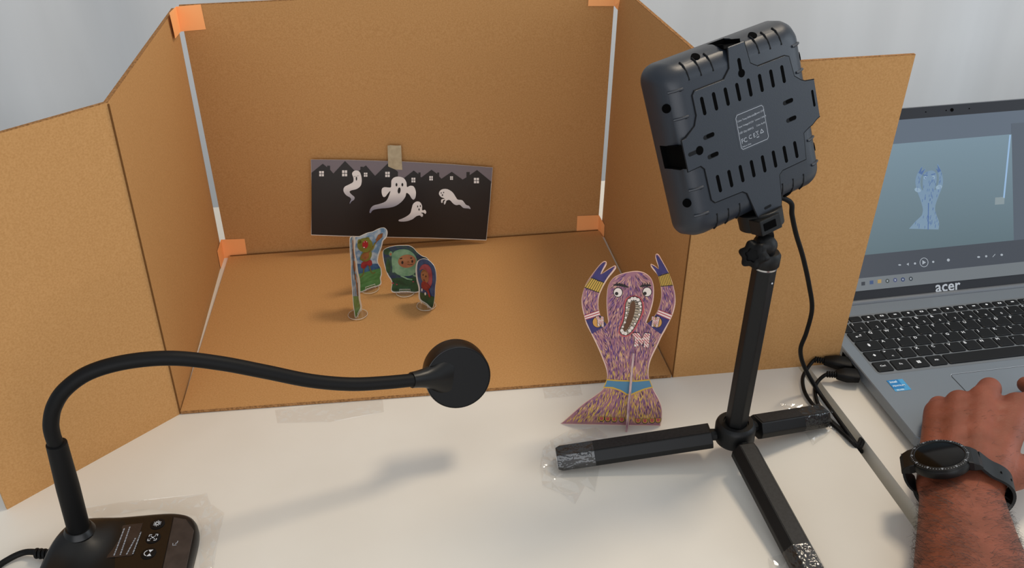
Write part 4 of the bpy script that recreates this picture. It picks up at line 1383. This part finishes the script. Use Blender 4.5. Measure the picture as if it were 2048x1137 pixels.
key(0.0624 - 0.0087, yb - hh, 0.0624 + 0.0087, yb + hh, None, None, [[(a, b), (a + 0.0018, b), (a + 0.0018, b + 0.0018), (a, b + 0.0018)] for a in (-0.0020, 0.0001) for b in (-0.0020, 0.0001)])
key(0.0920, yb - hh, 0.1830, yb + hh)
for k in range(5):
    x = 0.194 + 0.0192 * k
    key(x - 0.0087, yb - hh, x + 0.0087, yb + hh)
for r_, y in enumerate((ynum, yq, ya, yz, yb)):
    for k in range(4):
        x = 0.2905 + 0.0165 * k
        key(x - 0.0076, y - hh, x + 0.0076, y + hh, '789/456*123-0.+='[min(15, r_ * 4 + k)] if r_ < 4 else None)
# touchpad with a bright strip along its far edge only
tpd = rrect(0.0824, 0.0200, 0.1880, 0.0852, 0.003)
MB().prism([lw(x, y, DZ + 0.00005) for x, y in inset(tpd, -0.0004)], (0, 0, 0.0001)).build('touchpad_rim', mat('touchpad_rim_metal', (40, 42, 46), rough=0.4), bd)
MB().prism([lw(x, y, DZ + 0.0002) for x, y in inset(tpd, 0.0003)], (0, 0, 0.0001)).build('touchpad', mat('touchpad_grey', (122, 130, 138), rough=0.35, metal=0.3), bd)
hl_ = [(x, y) for x, y in inset(tpd, -0.0007) if y > 0.08]
MB().tube([lw(x, y, DZ + 0.0002) for x, y in hl_], 0.00022, 5).build('touchpad_far_edge', mat('far_edge_bright', (220, 224, 228), rough=0.2, metal=0.6), bd)
# blue processor badge
M_BADGE = mat('badge_blue', (24, 118, 178), rough=0.35)
M_BADGE2 = mat('badge_light_blue', (70, 152, 200), rough=0.35)
bg = MB().prism([lw(x, y, DZ + 0.0001) for x, y in ((0.0158, 0.0700), (0.0326, 0.0700), (0.0326, 0.0875), (0.0158, 0.0875))], (0, 0, 0.0001)).build('badge', M_BADGE2, bd)
MB().prism([lw(x, y, DZ + 0.0003) for x, y in ((0.0158, 0.0738), (0.0275, 0.0738), (0.0275, 0.0875), (0.0158, 0.0875))], (0, 0, 0.0001)).build('badge_field', M_BADGE, bg)
M_BADT = mat('badge_text', (220, 236, 246), rough=0.4)
text_obj('lettering', 'intel', 0.0044, lw(0.0172, 0.0828, DZ + 0.0005), EX, EY, M_BADT, bg, bold=0.00008)
text_obj('lettering', 'PENTIUM', 0.0031, lw(0.0172, 0.0768, DZ + 0.0005), EX, EY, M_BADT, bg, bold=0.00005)
text_obj('lettering', 'SILVER', 0.0027, lw(0.0180, 0.0708, DZ + 0.0003), EX, EY, M_BADT, bg, bold=0.00005)
# side ports
for y in (0.140, 0.122):
    MB().box((-0.0003, -0.0068, 0.0085), (0.0006, 0.0068, 0.0135), Matrix.Translation(lw(0, y)) @ Matrix((EX, EY, EZ)).transposed().to_4x4()).build('port', M_HOLE, bd)
# lid
TL = math.radians(25)
LU = (EY * math.sin(TL) + EZ * math.cos(TL)).normalized()
LNF = EX.cross(LU).normalized()                # front normal of the lid
if LNF.dot(CAM_P - LO) < 0: LNF = -LNF
L0 = lw(0, 0.2270, DZ - 0.002)


def ld(x, u, n=0.0): return L0 + EX * x + LU * u + LNF * n


LH = 0.2155
RL = rrect(0.0006, 0.0, LW_ - 0.0006, LH, 0.006)
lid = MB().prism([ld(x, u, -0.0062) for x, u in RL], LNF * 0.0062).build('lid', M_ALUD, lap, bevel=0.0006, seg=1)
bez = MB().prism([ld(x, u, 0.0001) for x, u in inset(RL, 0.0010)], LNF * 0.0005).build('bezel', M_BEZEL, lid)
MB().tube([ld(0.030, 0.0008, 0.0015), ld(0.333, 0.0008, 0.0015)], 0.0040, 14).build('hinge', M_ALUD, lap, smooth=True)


def screen_mat(name, col, s=1.0, col2=None, rough=0.28):
    m = bpy.data.materials.new(name)
    m.use_nodes = True
    N, L = m.node_tree.nodes, m.node_tree.links
    b = N['Principled BSDF']
    b.inputs['Base Color'].default_value = (0.012, 0.013, 0.015, 1)
    b.inputs['Roughness'].default_value = rough
    b.inputs['Emission Color'].default_value = lin(col)
    b.inputs['Emission Strength'].default_value = s
    if col2:
        tc = N.new('ShaderNodeTexCoord')
        mp = N.new('ShaderNodeMapping')
        mp.inputs['Scale'].default_value = (7, 7, 7)
        mp.inputs['Location'].default_value = (0.5, 0.5, 0.5)
        gr = N.new('ShaderNodeSeparateXYZ')
        cr = N.new('ShaderNodeValToRGB')
        cr.color_ramp.elements[0].color = lin(col2)
        cr.color_ramp.elements[1].color = lin(col)
        L.new(tc.outputs['Object'], mp.inputs['Vector'])
        L.new(mp.outputs[0], gr.inputs[0])
        L.new(gr.outputs['Z'], cr.inputs[0])
        L.new(cr.outputs[0], b.inputs['Emission Color'])
    return m


SP = Plane(ld(0, 0.1, 0.0006), LNF).crop((1720, 190), 2.774)
scr = MB().prism([ld(x, u, 0.0006) for x, u in ((0.0075, 0.0150), (LW_ - 0.0075, 0.0150), (LW_ - 0.0075, 0.2025), (0.0075, 0.2025))], LNF * 0.0002).build('screen', screen_mat('screen_dim', (92, 104, 118), 0.85), lid)


def sl(p): return SP.pt(p, 0.0)


def local(p):
    d = p - L0
    return d.dot(EX), d.dot(LU)


# the picture on the screen (display area in lid coordinates)
_, v_top = local(sl((520, 245)))
_, v_bot = local(sl((520, 840)))
vr, _ = local(sl((845, 500)))
_, b_bot = local(sl((520, 965)))


def spict(name, polys, k, m, parent=scr): return printed(name, SP, polys, k, m, parent, 0.0002)


def ldp(name, pts, k, m, parent=scr):
    return MB().prism([ld(x, u, 0.0008 + k * LAY) for x, u in pts], LNF * LAY * 0.6).build(name, m, parent)


ldp('player_bar', [(0.0075, b_bot), (LW_ - 0.0075, b_bot), (LW_ - 0.0075, v_bot), (0.0075, v_bot)], 1, screen_mat('player_dark', (62, 67, 76), 0.8))
ldp('side_area', [(vr, v_bot), (LW_ - 0.0075, v_bot), (LW_ - 0.0075, v_top + 0.012), (vr, v_top + 0.012)], 1, screen_mat('player_side', (84, 94, 106), 0.8))
ldp('video_picture', [(0.0075, v_bot), (vr, v_bot), (vr, v_top), (0.0075, v_top)], 2, screen_mat('video_teal', (122, 146, 160), 0.88, (84, 104, 110)))
M_SB = screen_mat('video_blue', (112, 142, 174), 0.85, (126, 152, 172))
M_SB2 = screen_mat('video_pale', (146, 172, 192), 0.85)
M_SBD = screen_mat('video_deep_blue', (74, 104, 154), 0.9)
M_SG = screen_mat('screen_icon', (170, 178, 186), 0.85)
# the same cut-out shown small in the video
cxs = lambda p: (452 * 0 + 272 + (p[0] - 118) * 0.281, 383 + (p[1] - 52) * 0.362)
mini = [cxs(p) for p in outl]
mini_o = spict('video_figure', [mini], 3, M_SB)
spict('video_glove', [[cxs(p) for p in ((302, 190), (348, 124), (368, 106), (382, 102), (350, 176), (436, 126), (374, 219))], [cxs(p) for p in ((649, 117), (694, 145), (677, 64), (735, 140), (749, 163), (690, 184))]], 4, M_SBD, mini_o)
spict('video_eye', [ell(361, 459, 8, 10), ell(408, 458, 8, 10)], 4, M_SB2, mini_o)
spict('video_brow', [stroke([(350, 445), (375, 447)], 5), stroke([(395, 443), (418, 438)], 5), ell(364, 461, 3, 4), ell(405, 460, 3, 4), stroke([(380, 600), (378, 748)], 5)], 5, M_SBD, mini_o)
spict('video_armband', [ell(320, 528, 18, 12, 0.3), ell(438, 512, 18, 12, -0.3)], 4, M_SB2, mini_o)
fl_s = []
for k in range(70):
    while True:
        x_, y_ = rnd.uniform(275, 455), rnd.uniform(400, 740)
        if inside(mini, x_, y_) and inside(mini, x_ - 2, y_ + 16): break
    fl_s.append(stroke([(x_, y_), (x_ - 2, y_ + 15)], 2.2))
spict('video_fur', fl_s, 4, M_SBD, mini_o)['kind'] = 'stuff'
spict('video_cord', [stroke([(833, 222), (798, 572)], 9)], 3, screen_mat('video_cord_blue', (150, 184, 220), 0.9))
spict('video_socket', [[(750, 570), (802, 566), (800, 606), (748, 610)]], 3, screen_mat('video_socket_grey', (134, 148, 152), 0.9))
spict('play_button', [[(346, 918), (366, 930), (346, 942)], [(258, 940), (270, 932), (270, 948)], ell(220, 944, 8, 4), ell(305, 936, 6, 6), ell(406, 927, 6, 6), ell(490, 917, 8, 8), ell(658, 900, 8, 5), ell(700, 896, 6, 6), stroke([(736, 900), (750, 884)], 3), ell(786, 888, 7, 6)], 3, M_SG)
ringp = []
for k in range(24):
    a0_, a1_ = 2 * PI * k / 24, 2 * PI * (k + 1) / 24
    ringp.append([(355 + 24 * math.cos(a0_), 930 + 26 * math.sin(a0_)), (355 + 24 * math.cos(a1_), 930 + 26 * math.sin(a1_)), (355 + 21 * math.cos(a1_), 930 + 23 * math.sin(a1_)), (355 + 21 * math.cos(a0_), 930 + 23 * math.sin(a0_))])
spict('play_ring', ringp, 3, M_SG)
ldp('taskbar', [(0.0075, 0.0150), (LW_ - 0.0075, 0.0150), (LW_ - 0.0075, b_bot), (0.0075, b_bot)], 2, screen_mat('taskbar_grey', (112, 118, 122), 0.85))
for x, y, c in ((18, 1048, (40, 44, 50)), (64, 1041, (52, 74, 116)), (108, 1035, (170, 140, 76)), (152, 1033, (58, 64, 60)), (195, 1028, (66, 74, 110)), (238, 1025, (36, 54, 96)), (282, 1021, (44, 52, 58))):
    q = ell(x, y, 11, 12, n=14) if x > 120 else [(x - 10, y - 9), (x + 10, y - 11), (x + 10, y + 9), (x - 10, y + 11)]
    spict('task_icon', [q], 4, screen_mat('task_icon_colour', c, 0.9))
    if x > 120: spict('task_icon_dot', [ell(x, y, 4, 5, n=10)], 5, M_SG)
# webcam and microphone holes on the bezel, brand word on the chin
xc, uc = local(sl((510, 83)))
ldp('webcam', [(xc + 0.0020 * math.cos(2 * PI * k / 16), uc + 0.0020 * math.sin(2 * PI * k / 16)) for k in range(16)], 0, M_HOLE, bez)
for q in ((365, 95), (606, 76), (478, 86)):
    x_, u_ = local(sl(q))
    ldp('mic_hole', [(x_ + 0.0007 * math.cos(2 * PI * k / 10), u_ + 0.0007 * math.sin(2 * PI * k / 10)) for k in range(10)], 0, M_HOLE, bez)
x_, u_ = local(sl((418, 1096)))
text_obj('logo', 'acer', 0.0175, ld(x_, u_ + 0.0002, 0.0009), EX, LU, mat('logo_silver', (196, 200, 204), rough=0.3, metal=0.4), bez, bold=0.0003)

# ------------------------------------------------------------------ cables
lc = [lp(0.0230, -0.0640, -0.014), on_y(1581, 405, -0.098), on_y(1584, 430, -0.097), on_y(1592, 468, -0.092), on_y(1606, 515, -0.086), on_y(1618, 570, -0.078), on_y(1624, 618, -0.072), on_y(1613, 665, -0.066), on_y(1601, 700, -0.060),
      on_y(1609, 735, -0.056), on_z(1636, 782, 0.006), on_z(1668, 828, 0.0045), on_z(1700, 872, 0.003), on_z(1722, 903, -0.012), on_z(1736, 926, -0.06)]
lc.append(lc[-1] + V((0.002, -0.05, -0.2)))
o = MB().tube(spline(lc, 8, closed=False), 0.0021, 12).build('lamp_cable', M_BLACKM, None, smooth=True)
tag(o, 'thin black cable hanging from the panel light into the table gap', 'cable')


def usb(label, px, plug_px, pz):
    a, b = on_z(*plug_px[0], pz), on_z(*plug_px[1], pz)       # from the laptop outwards
    r = empty('usb_cable', (b.x, b.y, 0.0), label, 'cable', 'usb cables in the laptop side')
    d = (b - a).normalized()
    s = V((-d.y, d.x, 0))
    mb = MB()
    L_ = (b - a).length
    rs = []
    for t, w, h in ((-0.02, 0.0062, 0.0028), (0.0, 0.0062, 0.0028), (0.02, 0.0080, 0.0042), (0.55, 0.0082, 0.0045), (0.72, 0.0065, 0.0042), (0.95, 0.0046, 0.0036), (1.0, 0.004, 0.0032)):
        p = a + d * (t * L_)
        rs.append([p + s * (w * cx) + V((0, 0, h * cz)) for cx, cz in ((-1, -0.7), (-0.8, -1), (0.8, -1), (1, -0.7), (1, 0.7), (0.8, 1), (-0.8, 1), (-1, 0.7))])
    MB().rings(rs).build('plug', M_BLACKM, r, smooth=True, angle=50)
    p = b
    for k in range(4):
        MB().lathe([(0.0030, -0.0008), (0.0034, -0.0004), (0.0034, 0.0004), (0.0030, 0.0008)], b + d * (0.0012 + 0.0024 * k), d, 14).build('strain_relief', M_BLACKM, r, smooth=True)
    pts = [b, b + d * 0.009] + [on_z(*q) for q in px]
    pts.append(pts[-1] + V((0.003, -0.06, -0.2)))
    MB().tube(spline(pts, 6, closed=False), 0.0019, 12).build('cord', M_BLACKM, r, smooth=True)


usb('upper black usb plug and cord in the laptop side, nearest the cardboard flap', [(1612, 742, 0.005), (1605, 762, 0.004), (1613, 792, 0.0035), (1642, 828, 0.003), (1680, 862, 0.0028), (1712, 893, 0.001), (1724, 912, -0.03)], [(1702, 729), (1648, 722)], 0.0105)
usb('lower black usb plug and cord in the laptop side, nearest the viewer', [(1637, 762, 0.004), (1630, 778, 0.003), (1636, 808, 0.0025), (1660, 840, 0.0022), (1692, 868, 0.0022), (1718, 896, 0.0), (1730, 915, -0.03)], [(1716, 752), (1672, 750)], 0.0105)

# ------------------------------------------------------------------ clear tape films
def film(label, pts_px, amp, seed, m=M_FILM, n=150, lift=0.0012):
    """crumpled clear film: random facets inside the outline"""
    rf = random.Random(int(seed * 10))
    poly = [V((p.x, p.y)) for p in (on_z(x, y, 0.0) for x, y in pts_px)]
    pl_ = [(p.x, p.y) for p in poly]
    xs, ys = [p.x for p in poly], [p.y for p in poly]
    pts = list(poly)
    while len(pts) < n:
        x, y = rf.uniform(min(xs), max(xs)), rf.uniform(min(ys), max(ys))
        if inside(pl_, x, y): pts.append(V((x, y)))
    k = len(poly)
    vo, _, fo, *_r = delaunay_2d_cdt(pts, [(i, (i + 1) % k) for i in range(k)], [], 1, 1e-6)
    mb = MB()
    vs = []
    for p in vo:
        z = abs(mnoise.noise(V((p.x * 60 + seed, p.y * 60, seed)))) + 0.8 * rf.random() ** 2
        vs.append((p.x, p.y, 0.0005 + amp * z))
    mb.add(vs, [list(f) for f in fo])
    o = mb.build('clear_tape', m)
    return tag(o, label, 'tape', 'clear tape patches on the table')


film('crumpled clear tape around the left foot of the tripod', [(1085, 905), (1100, 885), (1140, 862), (1190, 858), (1215, 875), (1205, 900), (1200, 935), (1190, 990), (1170, 975), (1150, 1012), (1120, 990), (1085, 975), (1080, 935)], 0.0030, 1.3)
film('crumpled clear tape around the right foot of the tripod', [(1560, 812), (1640, 812), (1665, 830), (1690, 860), (1700, 885), (1660, 870), (1625, 895), (1610, 870), (1590, 850)], 0.0028, 5.7)
film('clear tape strip along the back edge of the camera base', [(150, 1020), (240, 1008), (415, 990), (422, 1010), (450, 1030), (438, 1080), (425, 1160), (398, 1160), (402, 1060), (392, 1035), (300, 1022), (190, 1040)], 0.0018, 9.1)
film('clear tape patch at the front left edge of the stage floor', [(550, 822), (765, 795), (768, 826), (660, 846), (555, 848)], 0.0006, 12.4)
film('clear tape at the stage floor edge behind the monster cut-out', [(1085, 778), (1160, 772), (1165, 792), (1090, 800)], 0.0006, 15.4)
film('crumpled clear tape around the front foot of the tripod', [(1535, 1120), (1615, 1105), (1640, 1170), (1600, 1215), (1545, 1200)], 0.0030, 18.2)

# ------------------------------------------------------------------ person's arm and watch
M_SKIN = mat('skin', (120, 64, 42), rough=0.55, spec=0.35, col2=(140, 76, 54), nscale=38, lo=0.35, hi=0.7, bump=0.35, bscale=380, bstretch=(1, 1, 1), sss=0.12)
M_HAIR = mat('arm_hair_dark', (40, 27, 20), rough=0.6)
WR = V((0.6775, -0.2400, 0.0370))
FA = V((-0.41, -0.912, 0.0)).normalized()         # from wrist towards the elbow
LAT = V((0.912, -0.41, 0.0)).normalized()          # to the thumb side
ELB = WR + FA * 0.250 + V((0, 0, 0.012))
SHO = ELB + V((0.10, -0.16, 0.27))


def ering(c, u, w, a, b, n=28):
    return [c + u * (a * math.cos(2 * PI * k / n)) + w * (b * math.sin(2 * PI * k / n)) for k in range(n)]


def capsule(mb, a, b, ra, rb, u=None, fl=1.0, n=16):
    a, b = V(a), V(b)
    t = (b - a).normalized()
    up = V((0, 0, 1)) if abs(t.z) < 0.95 else V((0, 1, 0))
    x = t.cross(up).normalized()
    y = x.cross(t)
    rs = []
    for k in range(1, 6):
        th = PI / 2 * k / 6
        rs.append(ering(a - t * (ra * math.cos(th)), x, y, ra * math.sin(th), ra * fl * math.sin(th), n))
    for k in range(0, 5):
        s = k / 4
        r = ra + (rb - ra) * s
        rs.append(ering(a + (b - a) * s, x, y, r, r * fl, n))
    for k in range(5, 0, -1):
        th = PI / 2 * k / 6
        rs.append(ering(b + t * (rb * math.cos(th)), x, y, rb * math.sin(th), rb * fl * math.sin(th), n))
    mb.rings(rs)


mb = MB()
UPZ = V((0, 0, 1))
rs = []
for t, a, b, dz in ((-0.02, 0.0300, 0.0215, 0.002), (0.0, 0.0315, 0.0225, 0.0), (0.02, 0.0330, 0.0235, 0.0), (0.045, 0.0355, 0.0255, -0.0005), (0.08, 0.0400, 0.0290, 0.0), (0.12, 0.0440, 0.0330, 0.002), (0.17, 0.0475, 0.0375, 0.006),
                    (0.22, 0.0465, 0.0400, 0.010), (0.25, 0.0420, 0.0390, 0.012)):
    rs.append(ering(WR + FA * t + V((0, 0, dz)), LAT, UPZ, a, b))
mb.rings(rs)
capsule(mb, ELB, ELB + (SHO - ELB) * 0.5, 0.041, 0.047)
capsule(mb, ELB + (SHO - ELB) * 0.5, SHO, 0.047, 0.056)
# metacarpals: knuckle positions seen in the photograph
KN = {'little': on_z(1876, 826, 0.036), 'ring': on_z(1919, 808, 0.046), 'middle': on_z(1968, 799, 0.052), 'index': on_z(2034, 815, 0.052)}
WB = {'little': WR + LAT * -0.018 + V((0, 0, 0.002)), 'ring': WR + LAT * -0.008 + V((0, 0, 0.006)), 'middle': WR + LAT * 0.006 + V((0, 0, 0.007)), 'index': WR + LAT * 0.014 + V((0, 0, 0.004))}
KR = {'little': 0.0125, 'ring': 0.0130, 'middle': 0.0138, 'index': 0.0138}
for k in KN:
    capsule(mb, WB[k], KN[k], 0.0165, KR[k])
ks = ['little', 'ring', 'middle', 'index']
for a, b in zip(ks, ks[1:]):
    capsule(mb, KN[a] + V((0, 0, -0.006)), KN[b] + V((0, 0, -0.006)), 0.011, 0.0115)
    capsule(mb, (WB[a] + KN[a]) / 2 + V((0, 0, -0.004)), (WB[b] + KN[b]) / 2 + V((0, 0, -0.004)), 0.014, 0.014)
for a, b in zip(ks, ks[1:]):                     # flesh over the bones: a broad, nearly smooth back of the hand
    for t in (0.15, 0.35, 0.55, 0.72, 0.86):
        pa, pb = WB[a].lerp(KN[a], t), WB[b].lerp(KN[b], t)
        r_ = 0.0160 + (0.0122 - 0.0160) * t
        capsule(mb, pa, pb, r_, r_ + 0.0003)
HD = (KN['middle'] - WR)
HD.z = 0
HD.normalize()
SIDE = V((HD.y, -HD.x, 0))
# fingers: bent down at the knuckle, tips resting on the laptop
for k, out, l1, l2, l3, r in (('little', -0.05, 0.026, 0.017, 0.016, 0.0088), ('ring', 0.0, 0.032, 0.021, 0.019, 0.0094), ('middle', 0.10, 0.034, 0.023, 0.020, 0.0098), ('index', 0.35, 0.032, 0.021, 0.019, 0.0096)):
    d = (HD + SIDE * out).normalized()
    tipz = 0.0305
    p0 = KN[k]
    if k in ('middle',):
        p1 = p0 + d * l1 * 0.70 + V((0, 0, -0.003))
    else:
        p1 = p0 + d * l1 * 0.60 + V((0, 0, -0.012 if k != 'little' else -0.006))
    p1.z = max(p1.z, tipz + 0.002)
    p2 = p1 + d * (l2 * 0.15) + SIDE * 0.002
    p2 = p1 - d * (l2 * 0.25) + SIDE * 0.003
    p2.z = tipz - 0.001
    p3 = p2 - d * l3 * 0.9
    p3.z = tipz - 0.001
    if k == 'index':
        p1, p2, p3 = on_z(2084, 802, 0.044), on_z(2078, 780, 0.034), on_z(2052, 770, tipz - 0.0005)
    capsule(mb, p0, p1, KR[k] - 0.001, r + 0.001, n=12)
    capsule(mb, p1, p2, r + 0.001, r, n=12)
    capsule(mb, p2, p3, r, r - 0.0012, n=12)
# heel of the hand and thumb
capsule(mb, WR - FA * 0.020 + LAT * 0.015 + V((0, 0, -0.004)), WR + HD * 0.050 + SIDE * 0.036 + V((0, 0, -0.002)), 0.0155, 0.0150)
t0 = WR + HD * 0.050 + SIDE * 0.036 + V((0, 0, -0.004))
t1 = t0 + HD * 0.026 + SIDE * 0.016 + V((0, 0, -0.003))
t2 = t1 + HD * 0.026 + SIDE * 0.002
capsule(mb, t0, t1, 0.0140, 0.0110)
capsule(mb, t1, t2, 0.0110, 0.0085)
capsule(mb, WR + LAT * -0.012 + V((0, 0, -0.004)), KN['little'] + V((0, 0, -0.006)), 0.0175, 0.0120)
capsule(mb, WR + LAT * -0.002 + V((0, 0, -0.006)), KN['middle'] + V((0, 0, -0.014)), 0.0170, 0.0120)
raw = mb.build('arm_raw', M_SKIN)
rmod = raw.modifiers.new('r', 'REMESH')
rmod.mode = 'VOXEL'
rmod.voxel_size = 0.0017
smod = raw.modifiers.new('s', 'SMOOTH')
smod.factor = 0.5
smod.iterations = 14
dg = bpy.context.evaluated_depsgraph_get()
arm_me = bpy.data.meshes.new_from_object(raw.evaluated_get(dg))
arm_off = raw.location.copy()
bpy.data.objects.remove(raw)
arm_me.transform(Matrix.Translation(arm_off))
arm_me.polygons.foreach_set('use_smooth', [True] * len(arm_me.polygons))
person = empty('person', (ELB.x, ELB.y, 0.0), 'bare hairy forearm and hand reaching in from the lower right on to the laptop', 'person')
arm = obj_from_mesh('arm_and_hand', arm_me, person)
arm_me.materials.clear()
arm_me.materials.append(M_SKIN)
# dark short sleeve, out of the picture
rs = []
sd = (SHO - ELB).normalized()
su = sd.cross(V((0, 1, 0))).normalized()
sw = sd.cross(su)
for t, r in ((0.42, 0.058), (0.5, 0.060), (0.7, 0.064), (0.95, 0.068), (1.1, 0.060), (1.2, 0.03)):
    rs.append(ering(ELB + (SHO - ELB) * t, su, sw, r, r))
MB().rings(rs, False, True).build('sleeve', mat('sleeve_cloth', (50, 52, 60), rough=0.9), person, smooth=True)
# hairs
rh = random.Random(11)
polys = [p for p in arm_me.polygons if (V(p.center) - WR).dot(FA) > -0.085 and (V(p.center) - WR).dot(FA) < 0.20]
mb = MB()
nh = 0
tries = 0
while nh < 3200 and tries < 90000:
    tries += 1
    p = polys[rh.randrange(len(polys))]
    c, n = V(p.center), V(p.normal)
    along = (c - WR).dot(FA)
    if n.z < -0.2: continue
    pr = 1.0 if along > 0.014 else (0.0 if along > -0.016 else 0.10)
    if along <= -0.016 and (c - WR).dot(LAT) < -0.02: pr = 0.22
    lat = abs((c - WR).dot(LAT))
    pr *= 0.55 + 12 * lat
    if rh.random() > pr: continue
    g = (LAT * ((1 if (c - WR).dot(LAT) > 0 else -1) * 0.9) - FA * 0.25 + V((rh.gauss(0, 0.35), rh.gauss(0, 0.35), 0)))
    g = (g - n * g.dot(n)).normalized()
    ln = rh.uniform(0.006, 0.014) * (1.0 if along > 0 else 0.55)
    w = n.cross(g) * rh.uniform(0.00008, 0.00014)
    pts = [c, c + g * ln * 0.35 + n * ln * 0.16, c + g * ln * 0.72 + n * ln * 0.22, c + g * ln + n * ln * 0.16 + V((rh.gauss(0, 0.001), rh.gauss(0, 0.001), 0))]
    vs = []
    for i, q in enumerate(pts):
        ww = w * (1 - 0.25 * i)
        vs += [q - ww, q + ww]
    mb.add(vs, [(0, 1, 3, 2), (2, 3, 5, 4), (4, 5, 7, 6)])
    nh += 1
hr_o = mb.build('arm_hair', M_HAIR, person)
hr_o['kind'] = 'stuff'

# wristwatch
WN = V((-0.23, 0.24, 1.0)).normalized()
wt_c = on_z(1879, 911, 0.0668)
wa = empty('wristwatch', wt_c - WN * 0.008, 'black round wristwatch with a tick-marked bezel on the hairy wrist', 'watch')
M_WCASE = mat('watch_case', (10, 10, 10), rough=0.4, spec=0.3)
M_WGLASS = mat('watch_glass', (10, 7, 5), rough=0.12, spec=0.12)
M_WSTRAP = mat('watch_strap', (24, 27, 29), rough=0.55, spec=0.3)
wr_ = 0.0228
MB().lathe([(wr_ * 0.92, -0.0085), (wr_ * 1.0, -0.0075), (wr_ * 1.03, -0.0035), (wr_ * 1.0, -0.0012), (wr_ * 0.9, -0.0008)], wt_c, WN, 56).build('case', M_WCASE, wa, smooth=True)
bzl = MB().lathe([(wr_ * 0.99, -0.0016), (wr_ * 0.975, 0.0004), (wr_ * 0.83, 0.0010), (wr_ * 0.80, 0.0002)], wt_c, WN, 56).build('bezel', M_WCASE, wa, smooth=True)
MB().lathe([(wr_ * 0.81, -0.0004), (wr_ * 0.81, 0.0004), (wr_ * 0.76, 0.0007)], wt_c, WN, 48).build('glass', M_WGLASS, wa, smooth=True)
wx = LAT - WN * LAT.dot(WN)
wx.normalize()
wy = WN.cross(wx)
mb = MB()
for k in range(60):
    a = 2 * PI * k / 60
    d = wx * math.cos(a) + wy * math.sin(a)
    s = wx * -math.sin(a) + wy * math.cos(a)
    r0, r1, w = (0.865, 0.945, 0.00045) if k % 5 == 0 else (0.90, 0.935, 0.00020)
    p0, p1 = wt_c + d * (wr_ * r0) + WN * (0.00105 - (r0 - 0.83) * 0.0041), wt_c + d * (wr_ * r1) + WN * (0.00105 - (r1 - 0.83) * 0.0041)
    mb.slab([p0 - s * w, p1 - s * w, p1 + s * w, p0 + s * w], WN, 0.0001)
mb.build('bezel_ticks', M_GREYP, bzl)
for k in range(12):
    a = 2 * PI * k / 12
    d = wx * math.cos(a) + wy * math.sin(a)
    s = wx * math.sin(a) - wy * math.cos(a)
    text_obj('bezel_number', str((k * 5 + 5) % 60 or 60), 0.0022, wt_c + d * (wr_ * 0.865) + WN * 0.00105 , s, d, M_GREYP, bzl, align='CENTER')
for ang in (math.radians(62), math.radians(118)):
    d = wx * math.cos(ang) + wy * math.sin(ang)
    MB().lathe([(0.0024, 0.0), (0.0026, 0.0006), (0.0026, 0.0024), (0.0022, 0.0030)], wt_c + d * wr_ * 0.99 - WN * 0.0048, d, 16).build('crown', M_WCASE, wa, smooth=True)
# lugs and strap: a band that follows the wrist
bvh = BVHTree.FromPolygons([v.co for v in arm_me.vertices], [tuple(p.vertices) for p in arm_me.polygons])
w_al = (wt_c - WR).dot(FA)
axc = WR + FA * w_al
axc = axc + V((0, 0, 0.0))
sax_ = FA


def wrist_r(a, al):
    d = LAT * math.cos(a) + V((0, 0, 1)) * math.sin(a)
    c = WR + FA * al
    hit = bvh.ray_cast(c + d * 0.12, -d)
    return (hit[0] - c).length if hit[0] is not None else 0.03


def lug_pt(s, t): return wt_c + wx * (s * t) - WN * 0.0050


angs = []
for s in (1, -1):
    q = lug_pt(s, 0.0295) - axc
    angs.append(math.atan2(q.z, q.dot(LAT)))
a_r, a_l = angs
if a_l < 0: a_l += 2 * PI
NS = 72
rad = []
for k in range(NS + 1):                           # from the right lug down, under the wrist and up to the left lug
    a = a_r - (2 * PI - (a_l - a_r)) * k / NS
    rad.append([a, max(wrist_r(a, w_al + o_) for o_ in (-0.009, -0.0045, 0, 0.0045, 0.009)) + 0.0010])
for it in range(3):
    rad = [[rad[k][0], sum(rad[min(NS, max(0, k + j))][1] for j in (-2, -1, 0, 1, 2)) / 5] for k in range(NS + 1)]
rl_, rr_ = (lug_pt(-1, 0.0295) - axc).length, (lug_pt(1, 0.0295) - axc).length
rs = []
for k, (a, r) in enumerate(rad):
    w_ = max(0.0, 1 - k / 7.0)
    r = r * (1 - w_) + max(r, rr_ - 0.003) * w_
    w_ = max(0.0, 1 - (NS - k) / 7.0)
    r = r * (1 - w_) + max(r, rl_ - 0.003) * w_
    d = LAT * math.cos(a) + V((0, 0, 1)) * math.sin(a)
    p = axc + d * r
    p.z = max(p.z, 0.0030)
    w = 0.0100
    rs.append([p - FA * w, p + FA * w, p + FA * w + d * 0.0023, p - FA * w + d * 0.0023])
stp = MB().rings(rs).build('strap', M_WSTRAP, wa, smooth=True, angle=50)
for k in (9, 13, 17):                              # punched holes in the strap
    a, r = rad[k]
    d = LAT * math.cos(a) + V((0, 0, 1)) * math.sin(a)
    MB().lathe([(0.0013, 0), (0.0013, 0.0004)], axc + d * (r + 0.0021), d, 12).build('strap_hole', M_HOLE, stp)
for s in (-1, 1):
    rs = []
    for t, h, w, dz in ((0.0195, 0.0040, 0.0118, 0.001), (0.0235, 0.0038, 0.0116, 0.0), (0.0275, 0.0028, 0.0108, -0.0012), (0.0300, 0.0016, 0.0102, -0.0030)):
        p = lug_pt(s, t) + WN * dz
        rs.append([p + wy * (w * a) + WN * (h * b) for a, b in ((-1, -1), (1, -1), (1, 1), (-1, 1))])
    MB().rings(rs).build('lug', M_WCASE, wa, bevel=0.0006)
print('KNUCKLES', KN, 'WATCH', wt_c, 'WR', WR, 'HEAD', HC, 'STEM', STEM)
